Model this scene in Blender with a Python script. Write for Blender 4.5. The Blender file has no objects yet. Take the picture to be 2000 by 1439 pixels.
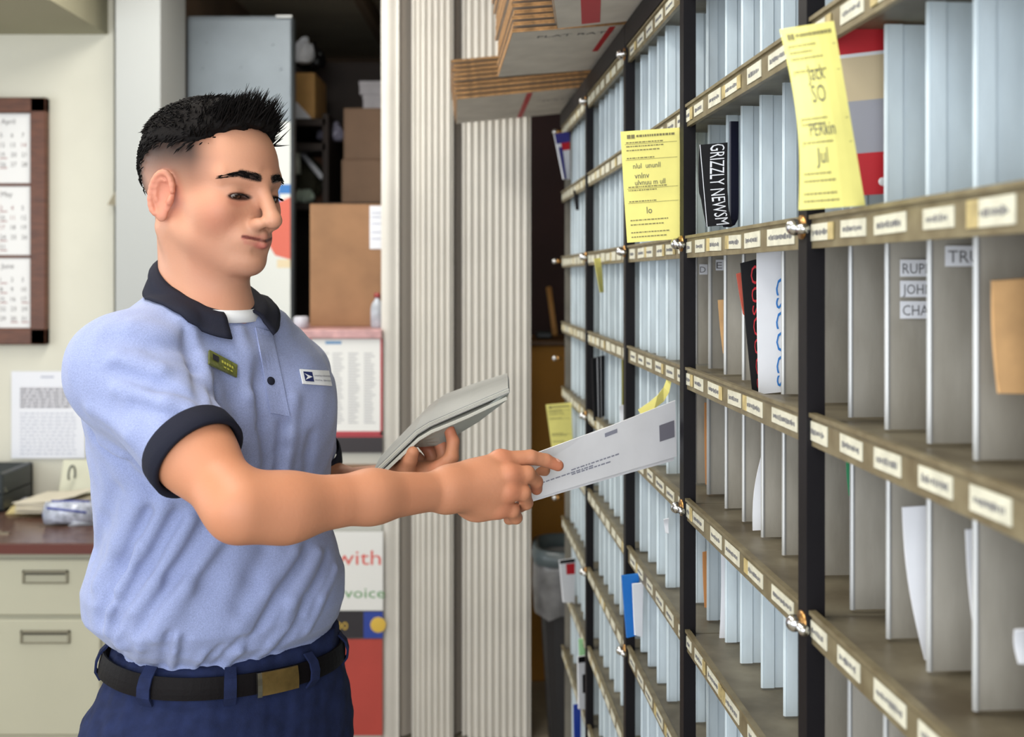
import bpy, math, random
import numpy as np
from mathutils import Vector, Matrix
random.seed(7); RNG = np.random.RandomState(11)
PI = math.pi
FPX = 2222.0; CAMZ = 1.53; CX = 1000.0; HY = 540.0
def P(px, py, Y):                       # photo position at a real distance Y from the camera -> world point
    return np.array([(px-CX)/FPX*Y, Y, CAMZ-(py-HY)/FPX*Y])
def lin(c):
    return tuple((x/255/12.92 if x/255 <= .04045 else ((x/255+.055)/1.055)**2.4) for x in c)
SC = bpy.context.scene
COL = SC.collection

# ---------------------------------------------------------------- materials
def mat(name, rgb, rough=.6, metal=0, noise=0, scale=20, bump=0, bscale=80, spec=.5, rgb2=None, sss=0, sheen=0, emit=0, alpha=1, trans=0, stretch=None, thresh=None, attr=None):
    m = bpy.data.materials.new(name); m.use_nodes = True
    nt = m.node_tree; b = nt.nodes['Principled BSDF']; N = nt.nodes.new; Lk = nt.links.new
    c = lin(rgb)+(1,)
    b.inputs['Base Color'].default_value = c
    b.inputs['Roughness'].default_value = rough; b.inputs['Metallic'].default_value = metal
    b.inputs['Specular IOR Level'].default_value = spec
    if sss:
        b.inputs['Subsurface Weight'].default_value = sss
        b.inputs['Subsurface Radius'].default_value = (1, .35, .2); b.inputs['Subsurface Scale'].default_value = .008
    if sheen: b.inputs['Sheen Weight'].default_value = sheen
    if trans: b.inputs['Transmission Weight'].default_value = trans
    if alpha < 1: b.inputs['Alpha'].default_value = alpha
    if emit:
        b.inputs['Emission Color'].default_value = c; b.inputs['Emission Strength'].default_value = emit
    tc = N('ShaderNodeTexCoord'); src = tc.outputs['Object']
    if stretch:
        mp = N('ShaderNodeMapping'); mp.inputs['Scale'].default_value = stretch; Lk(src, mp.inputs['Vector']); src = mp.outputs[0]
    if attr:
        a = N('ShaderNodeAttribute'); a.attribute_name = attr; Lk(a.outputs['Color'], b.inputs['Base Color'])
    elif noise:
        n = N('ShaderNodeTexNoise'); n.inputs['Scale'].default_value = scale; n.inputs['Detail'].default_value = 5
        Lk(src, n.inputs['Vector'])
        r = N('ShaderNodeValToRGB'); e = r.color_ramp.elements
        lo, hi = thresh or (.3, .7)
        e[0].position = lo; e[1].position = hi
        e[0].color = lin(rgb2 or [max(0, x*(1-noise)) for x in rgb])+(1,)
        e[1].color = c if rgb2 else lin([min(255, x*(1+noise*.4)) for x in rgb])+(1,)
        Lk(n.outputs['Fac'], r.inputs[0]); Lk(r.outputs[0], b.inputs['Base Color'])
    if bump:
        n2 = N('ShaderNodeTexNoise'); n2.inputs['Scale'].default_value = bscale; n2.inputs['Detail'].default_value = 4
        Lk(src, n2.inputs['Vector'])
        bp = N('ShaderNodeBump'); bp.inputs['Strength'].default_value = bump; bp.inputs['Distance'].default_value = .002
        Lk(n2.outputs['Fac'], bp.inputs['Height']); Lk(bp.outputs[0], b.inputs['Normal'])
    return m

# ---------------------------------------------------------------- mesh builder
class MB:
    def __init__(s): s.v = []; s.f = []; s.m = []
    def add(s, vs, fs, mi=0):
        o = len(s.v); s.v += [tuple(map(float, p)) for p in vs]
        s.f += [tuple(o+i for i in f) for f in fs]; s.m += [mi]*len(fs); return s
    def box(s, x0, x1, y0, y1, z0, z1, mi=0, M=None, bev=0):
        if bev:
            b = min(bev, abs(x1-x0)*.45, abs(y1-y0)*.45, abs(z1-z0)*.45)
            vs = []
            for ax in range(3):
                pass
            X = [(x0, x0+b), (x1, x1-b)]; Y = [(y0, y0+b), (y1, y1-b)]; Z = [(z0, z0+b), (z1, z1-b)]
            idx = {}
            for i in range(2):
                for j in range(2):
                    for k in range(2):
                        idx[i, j, k] = len(vs)
                        vs += [(X[i][0], Y[j][1], Z[k][1]), (X[i][1], Y[j][0], Z[k][1]), (X[i][1], Y[j][1], Z[k][0])]
            fs = []
            def I(i, j, k, a): return idx[i, j, k]+a
            for i in range(2): fs.append((I(i,0,0,0), I(i,1,0,0), I(i,1,1,0), I(i,0,1,0)))
            for j in range(2): fs.append((I(0,j,0,1), I(1,j,0,1), I(1,j,1,1), I(0,j,1,1)))
            for k in range(2): fs.append((I(0,0,k,2), I(1,0,k,2), I(1,1,k,2), I(0,1,k,2)))
            for i in range(2):
                for j in range(2): fs.append((I(i,j,0,0), I(i,j,1,0), I(i,j,1,1), I(i,j,0,1)))
            for i in range(2):
                for k in range(2): fs.append((I(i,0,k,0), I(i,1,k,0), I(i,1,k,2), I(i,0,k,2)))
            for j in range(2):
                for k in range(2): fs.append((I(0,j,k,1), I(1,j,k,1), I(1,j,k,2), I(0,j,k,2)))
            for i in range(2):
                for j in range(2):
                    for k in range(2): fs.append((I(i,j,k,0), I(i,j,k,1), I(i,j,k,2)))
        else:
            vs = [(x, y, z) for x in (x0, x1) for y in (y0, y1) for z in (z0, z1)]
            fs = [(0,1,3,2), (4,6,7,5), (0,4,5,1), (2,3,7,6), (0,2,6,4), (1,5,7,3)]
        if M is not None: vs = [tuple(M @ Vector(p)) for p in vs]
        return s.add(vs, fs, mi)
    def prism(s, pts, z0, z1, mi=0, M=None):      # polygon in xy, extruded in z
        n = len(pts); vs = [(x, y, z0) for x, y in pts]+[(x, y, z1) for x, y in pts]
        fs = [tuple(range(n))[::-1], tuple(range(n, 2*n))]+[(i, (i+1) % n, n+(i+1) % n, n+i) for i in range(n)]
        if M is not None: vs = [tuple(M @ Vector(p)) for p in vs]
        return s.add(vs, fs, mi)
    def tube(s, path, r, n=10, mi=0, cap=True):
        path = [np.array(p, float) for p in path]; k = len(path)
        rs = r if hasattr(r, '__len__') else [r]*k
        vs = []; t0 = path[1]-path[0]; up = np.array([0, 0, 1.]) if abs(t0[2]) < .9*np.linalg.norm(t0) else np.array([1., 0, 0])
        for i in range(k):
            t = path[min(i+1, k-1)]-path[max(i-1, 0)]; t = t/(np.linalg.norm(t)+1e-12)
            a = np.cross(t, up); a /= np.linalg.norm(a)+1e-12; b = np.cross(t, a); up = np.cross(a, t)
            for j in range(n):
                th = 2*PI*j/n; vs.append(path[i]+rs[i]*(math.cos(th)*a+math.sin(th)*b))
        fs = [(i*n+j, i*n+(j+1) % n, (i+1)*n+(j+1) % n, (i+1)*n+j) for i in range(k-1) for j in range(n)]
        if cap: fs += [tuple(range(n))[::-1], tuple((k-1)*n+j for j in range(n))]
        return s.add(vs, fs, mi)
    def sheet(s, g, t, mi=0, back=None):          # g[i][j] grid of points -> solid sheet of thickness t
        g = np.array(g, float); a, b = g.shape[:2]
        du = np.gradient(g, axis=0); dv = np.gradient(g, axis=1)
        nr = np.cross(du, dv); nr /= np.linalg.norm(nr, axis=2, keepdims=True)+1e-12
        top = g+nr*t/2; bot = g-nr*t/2
        ix = lambda i, j, o=0: o+i*b+j
        o = a*b
        fs = [(ix(i, j), ix(i+1, j), ix(i+1, j+1), ix(i, j+1)) for i in range(a-1) for j in range(b-1)]
        fb = [(ix(i, j, o), ix(i, j+1, o), ix(i+1, j+1, o), ix(i+1, j, o)) for i in range(a-1) for j in range(b-1)]
        rim = [(ix(i, 0), ix(i, 0, o), ix(i+1, 0, o), ix(i+1, 0)) for i in range(a-1)]+[(ix(i, b-1), ix(i+1, b-1), ix(i+1, b-1, o), ix(i, b-1, o)) for i in range(a-1)]
        rim += [(ix(0, j), ix(0, j+1), ix(0, j+1, o), ix(0, j, o)) for j in range(b-1)]+[(ix(a-1, j), ix(a-1, j, o), ix(a-1, j+1, o), ix(a-1, j+1)) for j in range(b-1)]
        off = len(s.v)
        s.add(list(top.reshape(-1, 3))+list(bot.reshape(-1, 3)), fs+rim, mi)
        s.f += [tuple(off+i for i in f) for f in fb]; s.m += [mi if back is None else back]*len(fb)
        return s
    def ball(s, c, r, mi=0, nu=14, nv=9, sc=(1, 1, 1), R=None):
        vs = []; c = np.array(c, float)
        for i in range(nv+1):
            a = PI*i/nv
            for j in range(nu):
                b = 2*PI*j/nu; q = np.array([math.sin(a)*math.cos(b)*sc[0], math.sin(a)*math.sin(b)*sc[1], math.cos(a)*sc[2]])*r
                if R is not None: q = R @ q
                vs.append(c+q)
        fs = [(i*nu+j, (i+1)*nu+j, (i+1)*nu+(j+1) % nu, i*nu+(j+1) % nu) for i in range(nv) for j in range(nu)]
        return s.add(vs, fs, mi)
    def text(s, txt, fn, size, mi=1, cx=True, squeeze=1):  # fn(u,v)->point; flat letters
        vs, fs = textgeo(txt)
        w = max(v[0] for v in vs) if vs else 0
        pts = [fn((v[0]-(w/2 if cx else 0))*size*squeeze, v[1]*size) for v in vs]
        return s.add(pts, fs, mi)
    def build(s, name, mats, parent=None, smooth=False, loc=None):
        me = bpy.data.meshes.new(name); 
        vs = s.v
        if loc is not None: vs = [(x-loc[0], y-loc[1], z-loc[2]) for x, y, z in vs]
        me.from_pydata(vs, [], s.f); 
        if not isinstance(mats, (list, tuple)): mats = [mats]
        for m in mats: me.materials.append(m)
        me.polygons.foreach_set('material_index', s.m)
        if smooth: me.polygons.foreach_set('use_smooth', [True]*len(s.f))
        me.validate(); me.update()
        o = bpy.data.objects.new(name, me); COL.objects.link(o)
        if parent is not None:
            o.parent = parent
            pl = np.array(world_loc(parent))
            o.location = (0, 0, 0) if loc is None else tuple(np.array(loc)-pl)
            if loc is None: me.transform(Matrix.Translation(Vector(-pl)))
        elif loc is not None: o.location = loc
        fixn(me)
        return o
def fixn(me):
    import bmesh
    b = bmesh.new(); b.from_mesh(me); bmesh.ops.recalc_face_normals(b, faces=b.faces); b.to_mesh(me); b.free()
def world_loc(o):
    l = Vector((0, 0, 0))
    while o is not None: l += o.location; o = o.parent
    return l
_tc = {}
def textgeo(txt):
    if txt in _tc: return _tc[txt]
    cu = bpy.data.curves.new('lettering', 'FONT'); cu.body = txt; cu.size = 1; cu.resolution_u = 2; cu.fill_mode = 'FRONT'
    ob = bpy.data.objects.new('lettering', cu); COL.objects.link(ob)
    dg = bpy.context.evaluated_depsgraph_get(); dg.update()
    me = ob.evaluated_get(dg).to_mesh()
    vs = [tuple(v.co[:2]) for v in me.vertices]; fs = [tuple(p.vertices) for p in me.polygons]
    ob.evaluated_get(dg).to_mesh_clear()
    bpy.data.objects.remove(ob); bpy.data.curves.remove(cu)
    if vs:
        mx = min(v[0] for v in vs); vs = [(a-mx, b) for a, b in vs]
    _tc[txt] = (vs, fs); return _tc[txt]
def tag(o, label=None, cat=None, group=None, kind=None):
    if label: o['label'] = label
    if cat: o['category'] = cat
    if group: o['group'] = group
    if kind: o['kind'] = kind
    return o
def empty(name, loc, label=None, cat=None, group=None):
    o = bpy.data.objects.new(name, None); COL.objects.link(o); o.location = tuple(float(x) for x in loc); o.empty_display_size = .05
    return tag(o, label, cat, group)
def struct(name, b, m):
    return tag(b.build(name, m), kind='structure')
def rotM(loc, rz=0, ry=0, rx=0):
    return Matrix.Translation(Vector(tuple(float(x) for x in loc))) @ Matrix.Rotation(rz, 4, 'Z') @ Matrix.Rotation(ry, 4, 'Y') @ Matrix.Rotation(rx, 4, 'X')

# ---------------------------------------------------------------- implicit surfaces
def smin(a, b, k):
    if k <= 0: return np.minimum(a, b)
    h = np.maximum(k-np.abs(a-b), 0)/k
    return np.minimum(a, b)-h*h*k*.25
class Field:
    def __init__(s): s.ops = []
    def cone(s, a, b, r1, r2, k=.01, op='u'):
        a = np.array(a, float); b = np.array(b, float); ba = b-a; bb = ba@ba+1e-12
        def f(p):
            pa = p-a; h = np.clip(pa@ba/bb, 0, 1)
            return np.linalg.norm(pa-h[:, None]*ba, axis=1)-(r1+(r2-r1)*h)
        s.ops.append((op, f, (a+b)/2, np.sqrt(bb)/2+max(r1, r2), k)); return s
    def ell(s, c, r, R=None, k=.01, op='u'):
        c = np.array(c, float); r = np.array(r, float)
        def f(p):
            q = p-c
            if R is not None: q = q@R
            k0 = np.linalg.norm(q/r, axis=1); k1 = np.linalg.norm(q/(r*r), axis=1)+1e-9
            return k0*(k0-1)/k1
        s.ops.append((op, f, c, r.max(), k)); return s
    def fn(s, f, c, R, k=.01, op='u'):
        s.ops.append((op, f, np.array(c, float), R, k)); return s
    def chain(s, pts, rs, k=.006, k0=None):
        for i in range(len(pts)-1): s.cone(pts[i], pts[i+1], rs[i], rs[i+1], (k0 if (k0 is not None and i == 0) else k))
        return s
    def ev(s, p, c=None, hd=None):
        d = None
        for op, f, cc, R, k in s.ops:
            if c is not None and np.linalg.norm(c-cc)-R > hd+.075: continue
            if op == 'u':
                e = f(p); d = e if d is None else smin(d, e, k)
            elif d is not None:
                e = f(p)
                if op == 's': d = -smin(-d, e, k)
                elif op == 'i': d = -smin(-d, -e, k)
                elif op == 'a': d = d+e
        if d is None: d = np.full(len(p), 1.)
        return d
    def hit(s, px, py, y0=1.0, y1=2.2):           # where the camera's ray through a photo position meets the surface
        o = np.array([0, 0, CAMZ]); q = P(px, py, 1.); dr = q-o; dr /= np.linalg.norm(dr)
        t = y0
        for _ in range(200):
            d = s.ev((o+dr*t)[None])[0]
            if abs(d) < 2e-4: break
            t += d*.6
            if t > y1*1.3: return None, None
        p = o+dr*t; e = .002
        n = np.array([s.ev((p+e*v)[None])[0]-s.ev((p-e*v)[None])[0] for v in np.eye(3)])
        return p, n/(np.linalg.norm(n)+1e-12)
    def grad(s, p, e=.0015):
        g = np.stack([s.ev(p+e*v)-s.ev(p-e*v) for v in np.eye(3)], 1)
        return g/(np.linalg.norm(g, axis=1, keepdims=True)+1e-12)
def nets(F, lo, hi, h, N=20):
    lo = np.array(lo, float); hi = np.array(hi, float); nb = np.ceil((hi-lo)/(h*N)).astype(int)
    hd = h*N*math.sqrt(3)/2; M = 4096
    off = np.arange(N+1)
    keys = []; verts = []; quads = []
    ctr = np.array([[i, j, k] for i in range(nb[0]) for j in range(nb[1]) for k in range(nb[2])])
    cc = lo+(ctr+.5)*h*N
    keep = np.abs(F.ev(cc)) < hd*1.6+.012
    g = np.stack(np.meshgrid(off, off, off, indexing='ij'), -1)
    for bi, c in zip(ctr[keep], cc[keep]):
        base = bi*N
        p = (lo+(g+base)*h).reshape(-1, 3)
        d = F.ev(p, c, hd).reshape(N+1, N+1, N+1)
        ins = d < 0
        if ins.all() or not ins.any(): continue
        acc = np.zeros((N, N, N, 3)); cnt = np.zeros((N, N, N))
        cells = [slice(0, N), slice(1, N+1)]
        for ax in range(3):
            for u in range(2):
                for w in range(2):
                    sa = [None]*3; sb = [None]*3; o = [0, 0, 0]
                    oth = [a for a in range(3) if a != ax]
                    sa[ax] = cells[0]; sb[ax] = cells[1]
                    sa[oth[0]] = sb[oth[0]] = cells[u]; sa[oth[1]] = sb[oth[1]] = cells[w]
                    o[oth[0]] = u; o[oth[1]] = w
                    A = d[tuple(sa)]; B = d[tuple(sb)]; cr = (A < 0) != (B < 0)
                    t = np.where(cr, A/(A-B+1e-20), 0)
                    for a in range(3):
                        acc[..., a] += np.where(cr, t if a == ax else o[a], 0)
                    cnt += cr
        act = cnt > 0; id3 = np.argwhere(act)
        if len(id3):
            gi = id3+base
            keys.append((gi[:, 0]*M+gi[:, 1])*M+gi[:, 2]); verts.append(lo+(gi+acc[act]/cnt[act][:, None])*h)
        for ax in range(3):
            sa = [slice(0, N)]*3; sb = [slice(0, N)]*3; sb[ax] = slice(1, N+1)
            A = ins[tuple(sa)]; B = ins[tuple(sb)]; e = np.argwhere(A != B)
            if not len(e): continue
            fl = A[tuple(e.T)]; ge = e+base
            o1 = [a for a in range(3) if a != ax]
            d1 = np.zeros(3, int); d1[o1[0]] = 1; d2 = np.zeros(3, int); d2[o1[1]] = 1
            K = lambda q: (q[:, 0]*M+q[:, 1])*M+q[:, 2]
            q = np.stack([K(ge-d1-d2), K(ge-d2), K(ge), K(ge-d1)], 1)
            if ax == 1: fl = ~fl
            q[~fl] = q[~fl][:, ::-1]
            quads.append(q)
    keys = np.concatenate(keys); verts = np.concatenate(verts); quads = np.concatenate(quads)
    o = np.argsort(keys); keys = keys[o]; verts = verts[o]
    ix = np.searchsorted(keys, quads); ix = np.clip(ix, 0, len(keys)-1)
    ok = (keys[ix] == quads).all(1); ix = ix[ok]
    return verts, ix
def mesh_obj(name, V, Q, mats, parent=None, cols=None, smooth=True):
    me = bpy.data.meshes.new(name)
    V = np.asarray(V, float)
    if parent is not None: V = V-np.array(world_loc(parent))
    me.vertices.add(len(V)); me.vertices.foreach_set('co', V.ravel())
    me.loops.add(Q.size); me.loops.foreach_set('vertex_index', Q.ravel().astype(np.int32))
    me.polygons.add(len(Q)); me.polygons.foreach_set('loop_start', np.arange(0, Q.size, Q.shape[1], dtype=np.int32))
    me.update(calc_edges=True)
    for m in (mats if isinstance(mats, (list, tuple)) else [mats]): me.materials.append(m)
    me.polygons.foreach_set('use_smooth', np.full(len(Q), smooth))
    if cols is not None:
        ca = me.color_attributes.new('tint', 'FLOAT_COLOR', 'POINT')
        ca.data.foreach_set('color', np.concatenate([cols, np.ones((len(V), 1))], 1).astype(np.float32).ravel())
    me.validate(); me.update()
    o = bpy.data.objects.new(name, me); COL.objects.link(o)
    if parent is not None: o.parent = parent
    return o
def ss(a, b, x):
    t = np.clip((x-a)/(b-a), 0, 1); return t*t*(3-2*t)
def wav(p, s, seed=0):                             # cheap smooth 3-D noise from warped sines
    r = np.random.RandomState(seed); d = 0
    for i in range(5):
        k = r.normal(size=3)*s*(1+.5*i); d = d+np.sin(p@k+r.uniform(0, 6))*(.8**i)
    return d/2.6
# ================================================================ PERSON
M_skin = mat('skin', (215, 150, 118), rough=.5, sss=.08, spec=.3, bump=.12, bscale=260, attr='tint')
M_hair = mat('black_hair', (13, 10, 10), rough=.75, spec=.12, bump=.6, bscale=500, stretch=(1, 1, 1))
M_shirt = mat('blue_knit', (140, 151, 190), rough=.9, noise=.10, scale=700, bump=.35, bscale=900, sheen=.2, spec=.2)
M_navy = mat('dark_navy_rib', (27, 29, 42), rough=.85, bump=.3, bscale=900, spec=.2)
M_trou = mat('navy_trouser_cloth', (30, 39, 72), rough=.9, noise=.15, scale=60, bump=.3, bscale=700, spec=.2)
M_belt = mat('black_leather', (14, 11, 13), rough=.6, spec=.12, bump=.2, bscale=300)
M_brass = mat('brass_buckle', (214, 180, 118), rough=.34, metal=1, noise=.25, scale=30)
M_white = mat('white_cloth', (225, 228, 232), rough=.8)
M_tag = mat('olive_badge', (92, 96, 46), rough=.4, noise=.2, scale=200)
M_tagL = mat('badge_lettering', (176, 172, 74), rough=.4)
M_ink = mat('black_ink', (22, 22, 30), rough=.6)
M_shoe = mat('black_shoe', (18, 17, 18), rough=.4)
M_eye = mat('eyeball_surface', (220, 215, 210), rough=.15, attr='tint')
M_logoblue = mat('logo_navy', (26, 38, 92), rough=.6)

HC = P(414, 374, 1.50)
TH = math.radians(31)
_F = np.array([math.cos(TH), -math.sin(TH), 0]); _L = np.array([math.sin(TH), math.cos(TH), 0]); _U = np.array([0, 0, 1.])
pit = math.radians(4)
HF = _F*math.cos(pit)-_U*math.sin(pit); HU = _U*math.cos(pit)+_F*math.sin(pit)
HR = np.stack([HF, _L, HU], 1)                     # columns = local axes
def H(x, y, z): return HC+HR@np.array([x, y, z])

S = Field()
def hell(c, r, k=.01, op='u', rot=None):
    R = HR if rot is None else HR@rot
    S.ell(H(*c), r, R, k, op)
def hcone(a, b, r1, r2, k=.01, op='u'): S.cone(H(*a), H(*b), r1, r2, k, op)
def rz(a): c, s_ = math.cos(a), math.sin(a); return np.array([[c, -s_, 0], [s_, c, 0], [0, 0, 1]])
def rx(a): c, s_ = math.cos(a), math.sin(a); return np.array([[1, 0, 0], [0, c, -s_], [0, s_, c]])
def ry(a): c, s_ = math.cos(a), math.sin(a); return np.array([[c, 0, s_], [0, 1, 0], [-s_, 0, c]])
# skull and face
hell((-.014, 0, .032), (.094, .074, .080))
hell((.030, 0, .028), (.060, .064, .068), .02)
hell((.030, 0, -.030), (.054, .060, .062), .02)
hell((.014, 0, -.055), (.058, .052, .036), .02)
hell((.050, 0, -.068), (.036, .034, .034), .02)
for s_ in (-1, 1):
    hcone((-.006, s_*.054, -.048), (.060, s_*.016, -.089), .013, .013, .02)
    hell((.050, s_*.042, -.024), (.026, .020, .022), .02)
    hcone((.083, s_*.012, .017), (.066, s_*.046, .020), .009, .008, .014)
hell((.0745, 0, -.088), (.017, .019, .016), .016)
for s_ in (-1, 1):
    hell((.101, s_*.032, -.003), (.020, .019, .011), .012, 's')
# eyes: lids with a narrow slit
for s_ in (-1, 1):
    hell((.0665, s_*.0315, -.002), (.0148, .0165, .0138), .004)
    hell((.0825, s_*.0320, -.0058), (.0095, .0142, .0036), .0015, 's')
    hcone((.0765, s_*.018, -.012), (.071, s_*.045, -.013), .0035, .0025, .006)
# nose
hcone((.086, 0, .012), (.1080, 0, -.029), .0085, .0098, .012)
hell((.1090, 0, -.0345), (.0125, .0112, .0095), .008)
for s_ in (-1, 1):
    hell((.0965, s_*.0125, -.0385), (.0125, .0080, .0075), .005)
    hell((.1020, s_*.0070, -.0460), (.0060, .0030, .0040), .002, 's')
# mouth
hell((.072, 0, -.057), (.024, .029, .021), .014)
for s_ in (-1, 1):
    hcone((.0945, 0, -.0540), (.0800, s_*.022, -.0565), .0046, .0030, .005)
    hcone((.0935, 0, -.0655), (.0800, s_*.020, -.0615), .0056, .0032, .005)
    hcone((.1010, 0, -.0602), (.0870, s_*.0260, -.0560), .0017, .0013, .002, 's')
hcone((.0955, -.010, -.0750), (.0955, .010, -.0750), .0035, .0035, .008, 's')
# ears
for s_ in (-1, 1):
    Re = rz(-s_*.30)@rx(-s_*.10)@ry(.18)
    ce = np.array([-.008, s_*.0755, -.008])
    hell(ce, (.0165, .0042, .0290), .004, 'u', Re)
    hell(ce+Re@np.array([.003, s_*.0058, .003]), (.0100, .0062, .0185), .002, 's', Re)
    E = [ce+Re@np.array([.0150*math.cos(a), s_*.0040, .0280*math.sin(a)]) for a in np.linspace(math.radians(15), math.radians(250), 15)]
    for a, b in zip(E[:-1], E[1:]): hcone(a, b, .0034, .0034, .003)
    E = [ce+Re@np.array([-.002+.0075*math.cos(a), s_*.003, .004+.0150*math.sin(a)]) for a in np.linspace(math.radians(60), math.radians(240), 6)]
    for a, b in zip(E[:-1], E[1:]): hcone(a, b, .0020, .0020, .003)
    hell(ce+Re@np.array([.004, s_*.002, -.0265]), (.0075, .0045, .0085), .004, 'u', Re)
    hell(ce+Re@np.array([.0125, s_*.003, -.006]), (.0040, .0040, .0060), .003, 'u', Re)
# neck and hidden core
NB = np.array([-.410, 1.520, 1.455])
S.cone(H(-.024, 0, -.045), NB, .052, .057, .025)
S.cone(H(.016, 0, -.072), NB+[.018, -.012, .02], .032, .042, .025)
S.cone(H(-.026, -.050, -.050), NB+[.030, -.034, -.005], .012, .012, .018)     # neck muscle
S.cone(NB, np.array([-.40, 1.56, 1.30]), .06, .09, .04)

# near (right) arm
RS = P(246, 722, 1.41); RE = P(468, 992, 1.275); RW = P(868, 958, 1.435)
S.cone(np.array([-.42, 1.53, 1.38]), RS, .05, .042, .03)
RM = RS+(RE-RS)*.62
S.cone(RS, RM, .044, .042, .03); S.cone(RM, RE, .042, .034, .03)
ax = (RW-RE); 
F1 = RE+ax*.20+[0, 0, -.004]; F2 = RE+ax*.62
S.cone(RE, F1, .033, .0352, .03); S.cone(F1, F2, .0352, .0290, .03); S.cone(F2, RW, .0305, .0225, .02)
S.ell(RW+[0, 0, .000], (.016, .014, .0245), None, .02)
# near hand
def fing(F, pts, rs, k0=.008):
    F.chain([np.array(p) for p in pts], rs, .003, k0)
KI, KM, KR, KP = P(978, 898, 1.478), P(996, 926, 1.462), P(994, 960, 1.458), P(976, 992, 1.464)
for kk, r in ((KI, .0125), (KM, .0120), (KR, .0118), (KP, .0115)):
    S.cone(RW+(kk-RW)*.08, kk, .0185, r, .016)
for kk, r in ((KI, .0112), (KM, .0112), (KR, .0108), (KP, .0100)):
    S.ell(kk+[-.002, -.003, .001], (r, r, r), None, .006)
S.ell(P(930, 962, 1.465), (.032, .014, .038), None, .02)
fing(S, [KI, P(1036, 893, 1.490), P(1066, 899, 1.500), P(1090, 909, 1.5055)], [.0112, .0097, .0086, .0076])
fing(S, [KM, P(1030, 925, 1.470), P(1047, 941, 1.487), P(1048, 955, 1.498)], [.0115, .0102, .0088, .0078])
fing(S, [KR, P(1022, 962, 1.464), P(1028, 982, 1.482), P(1014, 990, 1.500)], [.0112, .0100, .0086, .0078])
fing(S, [KP, P(1001, 997, 1.468), P(1008, 1011, 1.482), P(994, 1014, 1.498)], [.0105, .0092, .0080, .0072])
fing(S, [RW+[.01, .012, .008], P(945, 925, 1.500), P(1010, 922, 1.530), P(1062, 918, 1.546)], [.0170, .0150, .0115, .0088], .02)
# far (left) arm
LS = np.array([-.326, 1.672, 1.385]); LE = P(610, 975, 1.80); LW = P(768, 938, 1.615)
S.cone(np.array([-.38, 1.58, 1.36]), LS, .05, .04, .03)
S.cone(LS, LE, .043, .036, .03)
lx = LW-LE
S.cone(LE, LE+lx*.3, .036, .038, .03); S.cone(LE+lx*.3, LW, .038, .024, .03)
K1, K2, K3, K4 = P(858, 918, 1.580), P(846, 926, 1.602), P(830, 930, 1.624), P(812, 930, 1.644)
for kk in (K1, K2, K3, K4): S.cone(LW+(kk-LW)*.1, kk, .0180, .0120, .016)
S.ell(P(815, 926, 1.612), (.030, .034, .014), rz(.1), .02)
fing(S, [K1, P(882, 893, 1.585), P(885, 862, 1.592), P(877, 838, 1.597)], [.0115, .0100, .0088, .0078])
fing(S, [K2, P(868, 898, 1.608), P(862, 872, 1.612), P(850, 855, 1.614)], [.0115, .0102, .0090, .0080])
fing(S, [K3, P(848, 900, 1.630), P(838, 880, 1.632), P(826, 868, 1.632)], [.0110, .0098, .0086, .0078])
fing(S, [K4, P(828, 905, 1.648), P(815, 893, 1.648), P(803, 888, 1.648)], [.0105, .0090, .0080, .0072])
fing(S, [LW+[.0, -.018, .0], P(792, 918, 1.566), P(800, 898, 1.556), P(806, 884, 1.552)], [.0160, .0130, .0105, .0088], .02)

V, Q = nets(S, (-.60, 1.18, 1.05), (.14, 1.90, 1.72), .0017)
# skin colour: lips, brows, stubble, hair fade, knuckle and ear flush belong to the skin itself
def local(V): return (V-HC)@HR
def segd(p, a, b):
    a = np.array(a); b = np.array(b); ba = b-a; h = np.clip((p-a)@ba/(ba@ba), 0, 1); return np.linalg.norm(p-a-h[:, None]*ba, axis=1)
q = local(V); base = np.array(lin((190, 139, 113))); C = np.tile(base, (len(V), 1))
def mixc(C, c, w): return C*(1-w[:, None])+np.array(lin(c))*w[:, None]
C = mixc(C, (178, 116, 90), .35*ss(-.4, .9, wav(V, 28, 3)))
hd = (q[:, 2] > -.16) & (np.abs(q[:, 0]) < .16) & (np.abs(q[:, 1]) < .11)
hw = hd.astype(float)
# arms and hands a little ruddier
armw = ss(1.48, 1.40, V[:, 2])
C = mixc(C, (186, 124, 90), .65*armw)
for kk in (KI, KM, KR, KP, K1, K2, K3, K4):
    C = mixc(C, (196, 110, 84), .5*ss(.022, .006, np.linalg.norm(V-kk, axis=1)))
for tip in (P(1090, 909, 1.505), P(1048, 955, 1.498), P(877, 838, 1.597), P(850, 855, 1.614), P(826, 868, 1.632)):
    C = mixc(C, (186, 96, 74), .35*ss(.028, .008, np.linalg.norm(V-tip, axis=1)))
for s_ in (-1, 1):
    ce = np.array([-.008, s_*.078, -.008])
    C = mixc(C, (200, 118, 100), .5*hw*ss(.036, .018, np.linalg.norm((q-ce)*[1, 1, .8], axis=1)))
    C = mixc(C, (190, 118, 96), .5*hw*ss(.034, .008, np.linalg.norm(q-[.062, s_*.042, -.03], axis=1)))
    C = mixc(C, (176, 112, 90), .55*hw*ss(.017, .008, np.linalg.norm((q-[.078, s_*.032, -.010])*[1, .8, 1.3], axis=1)))
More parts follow.
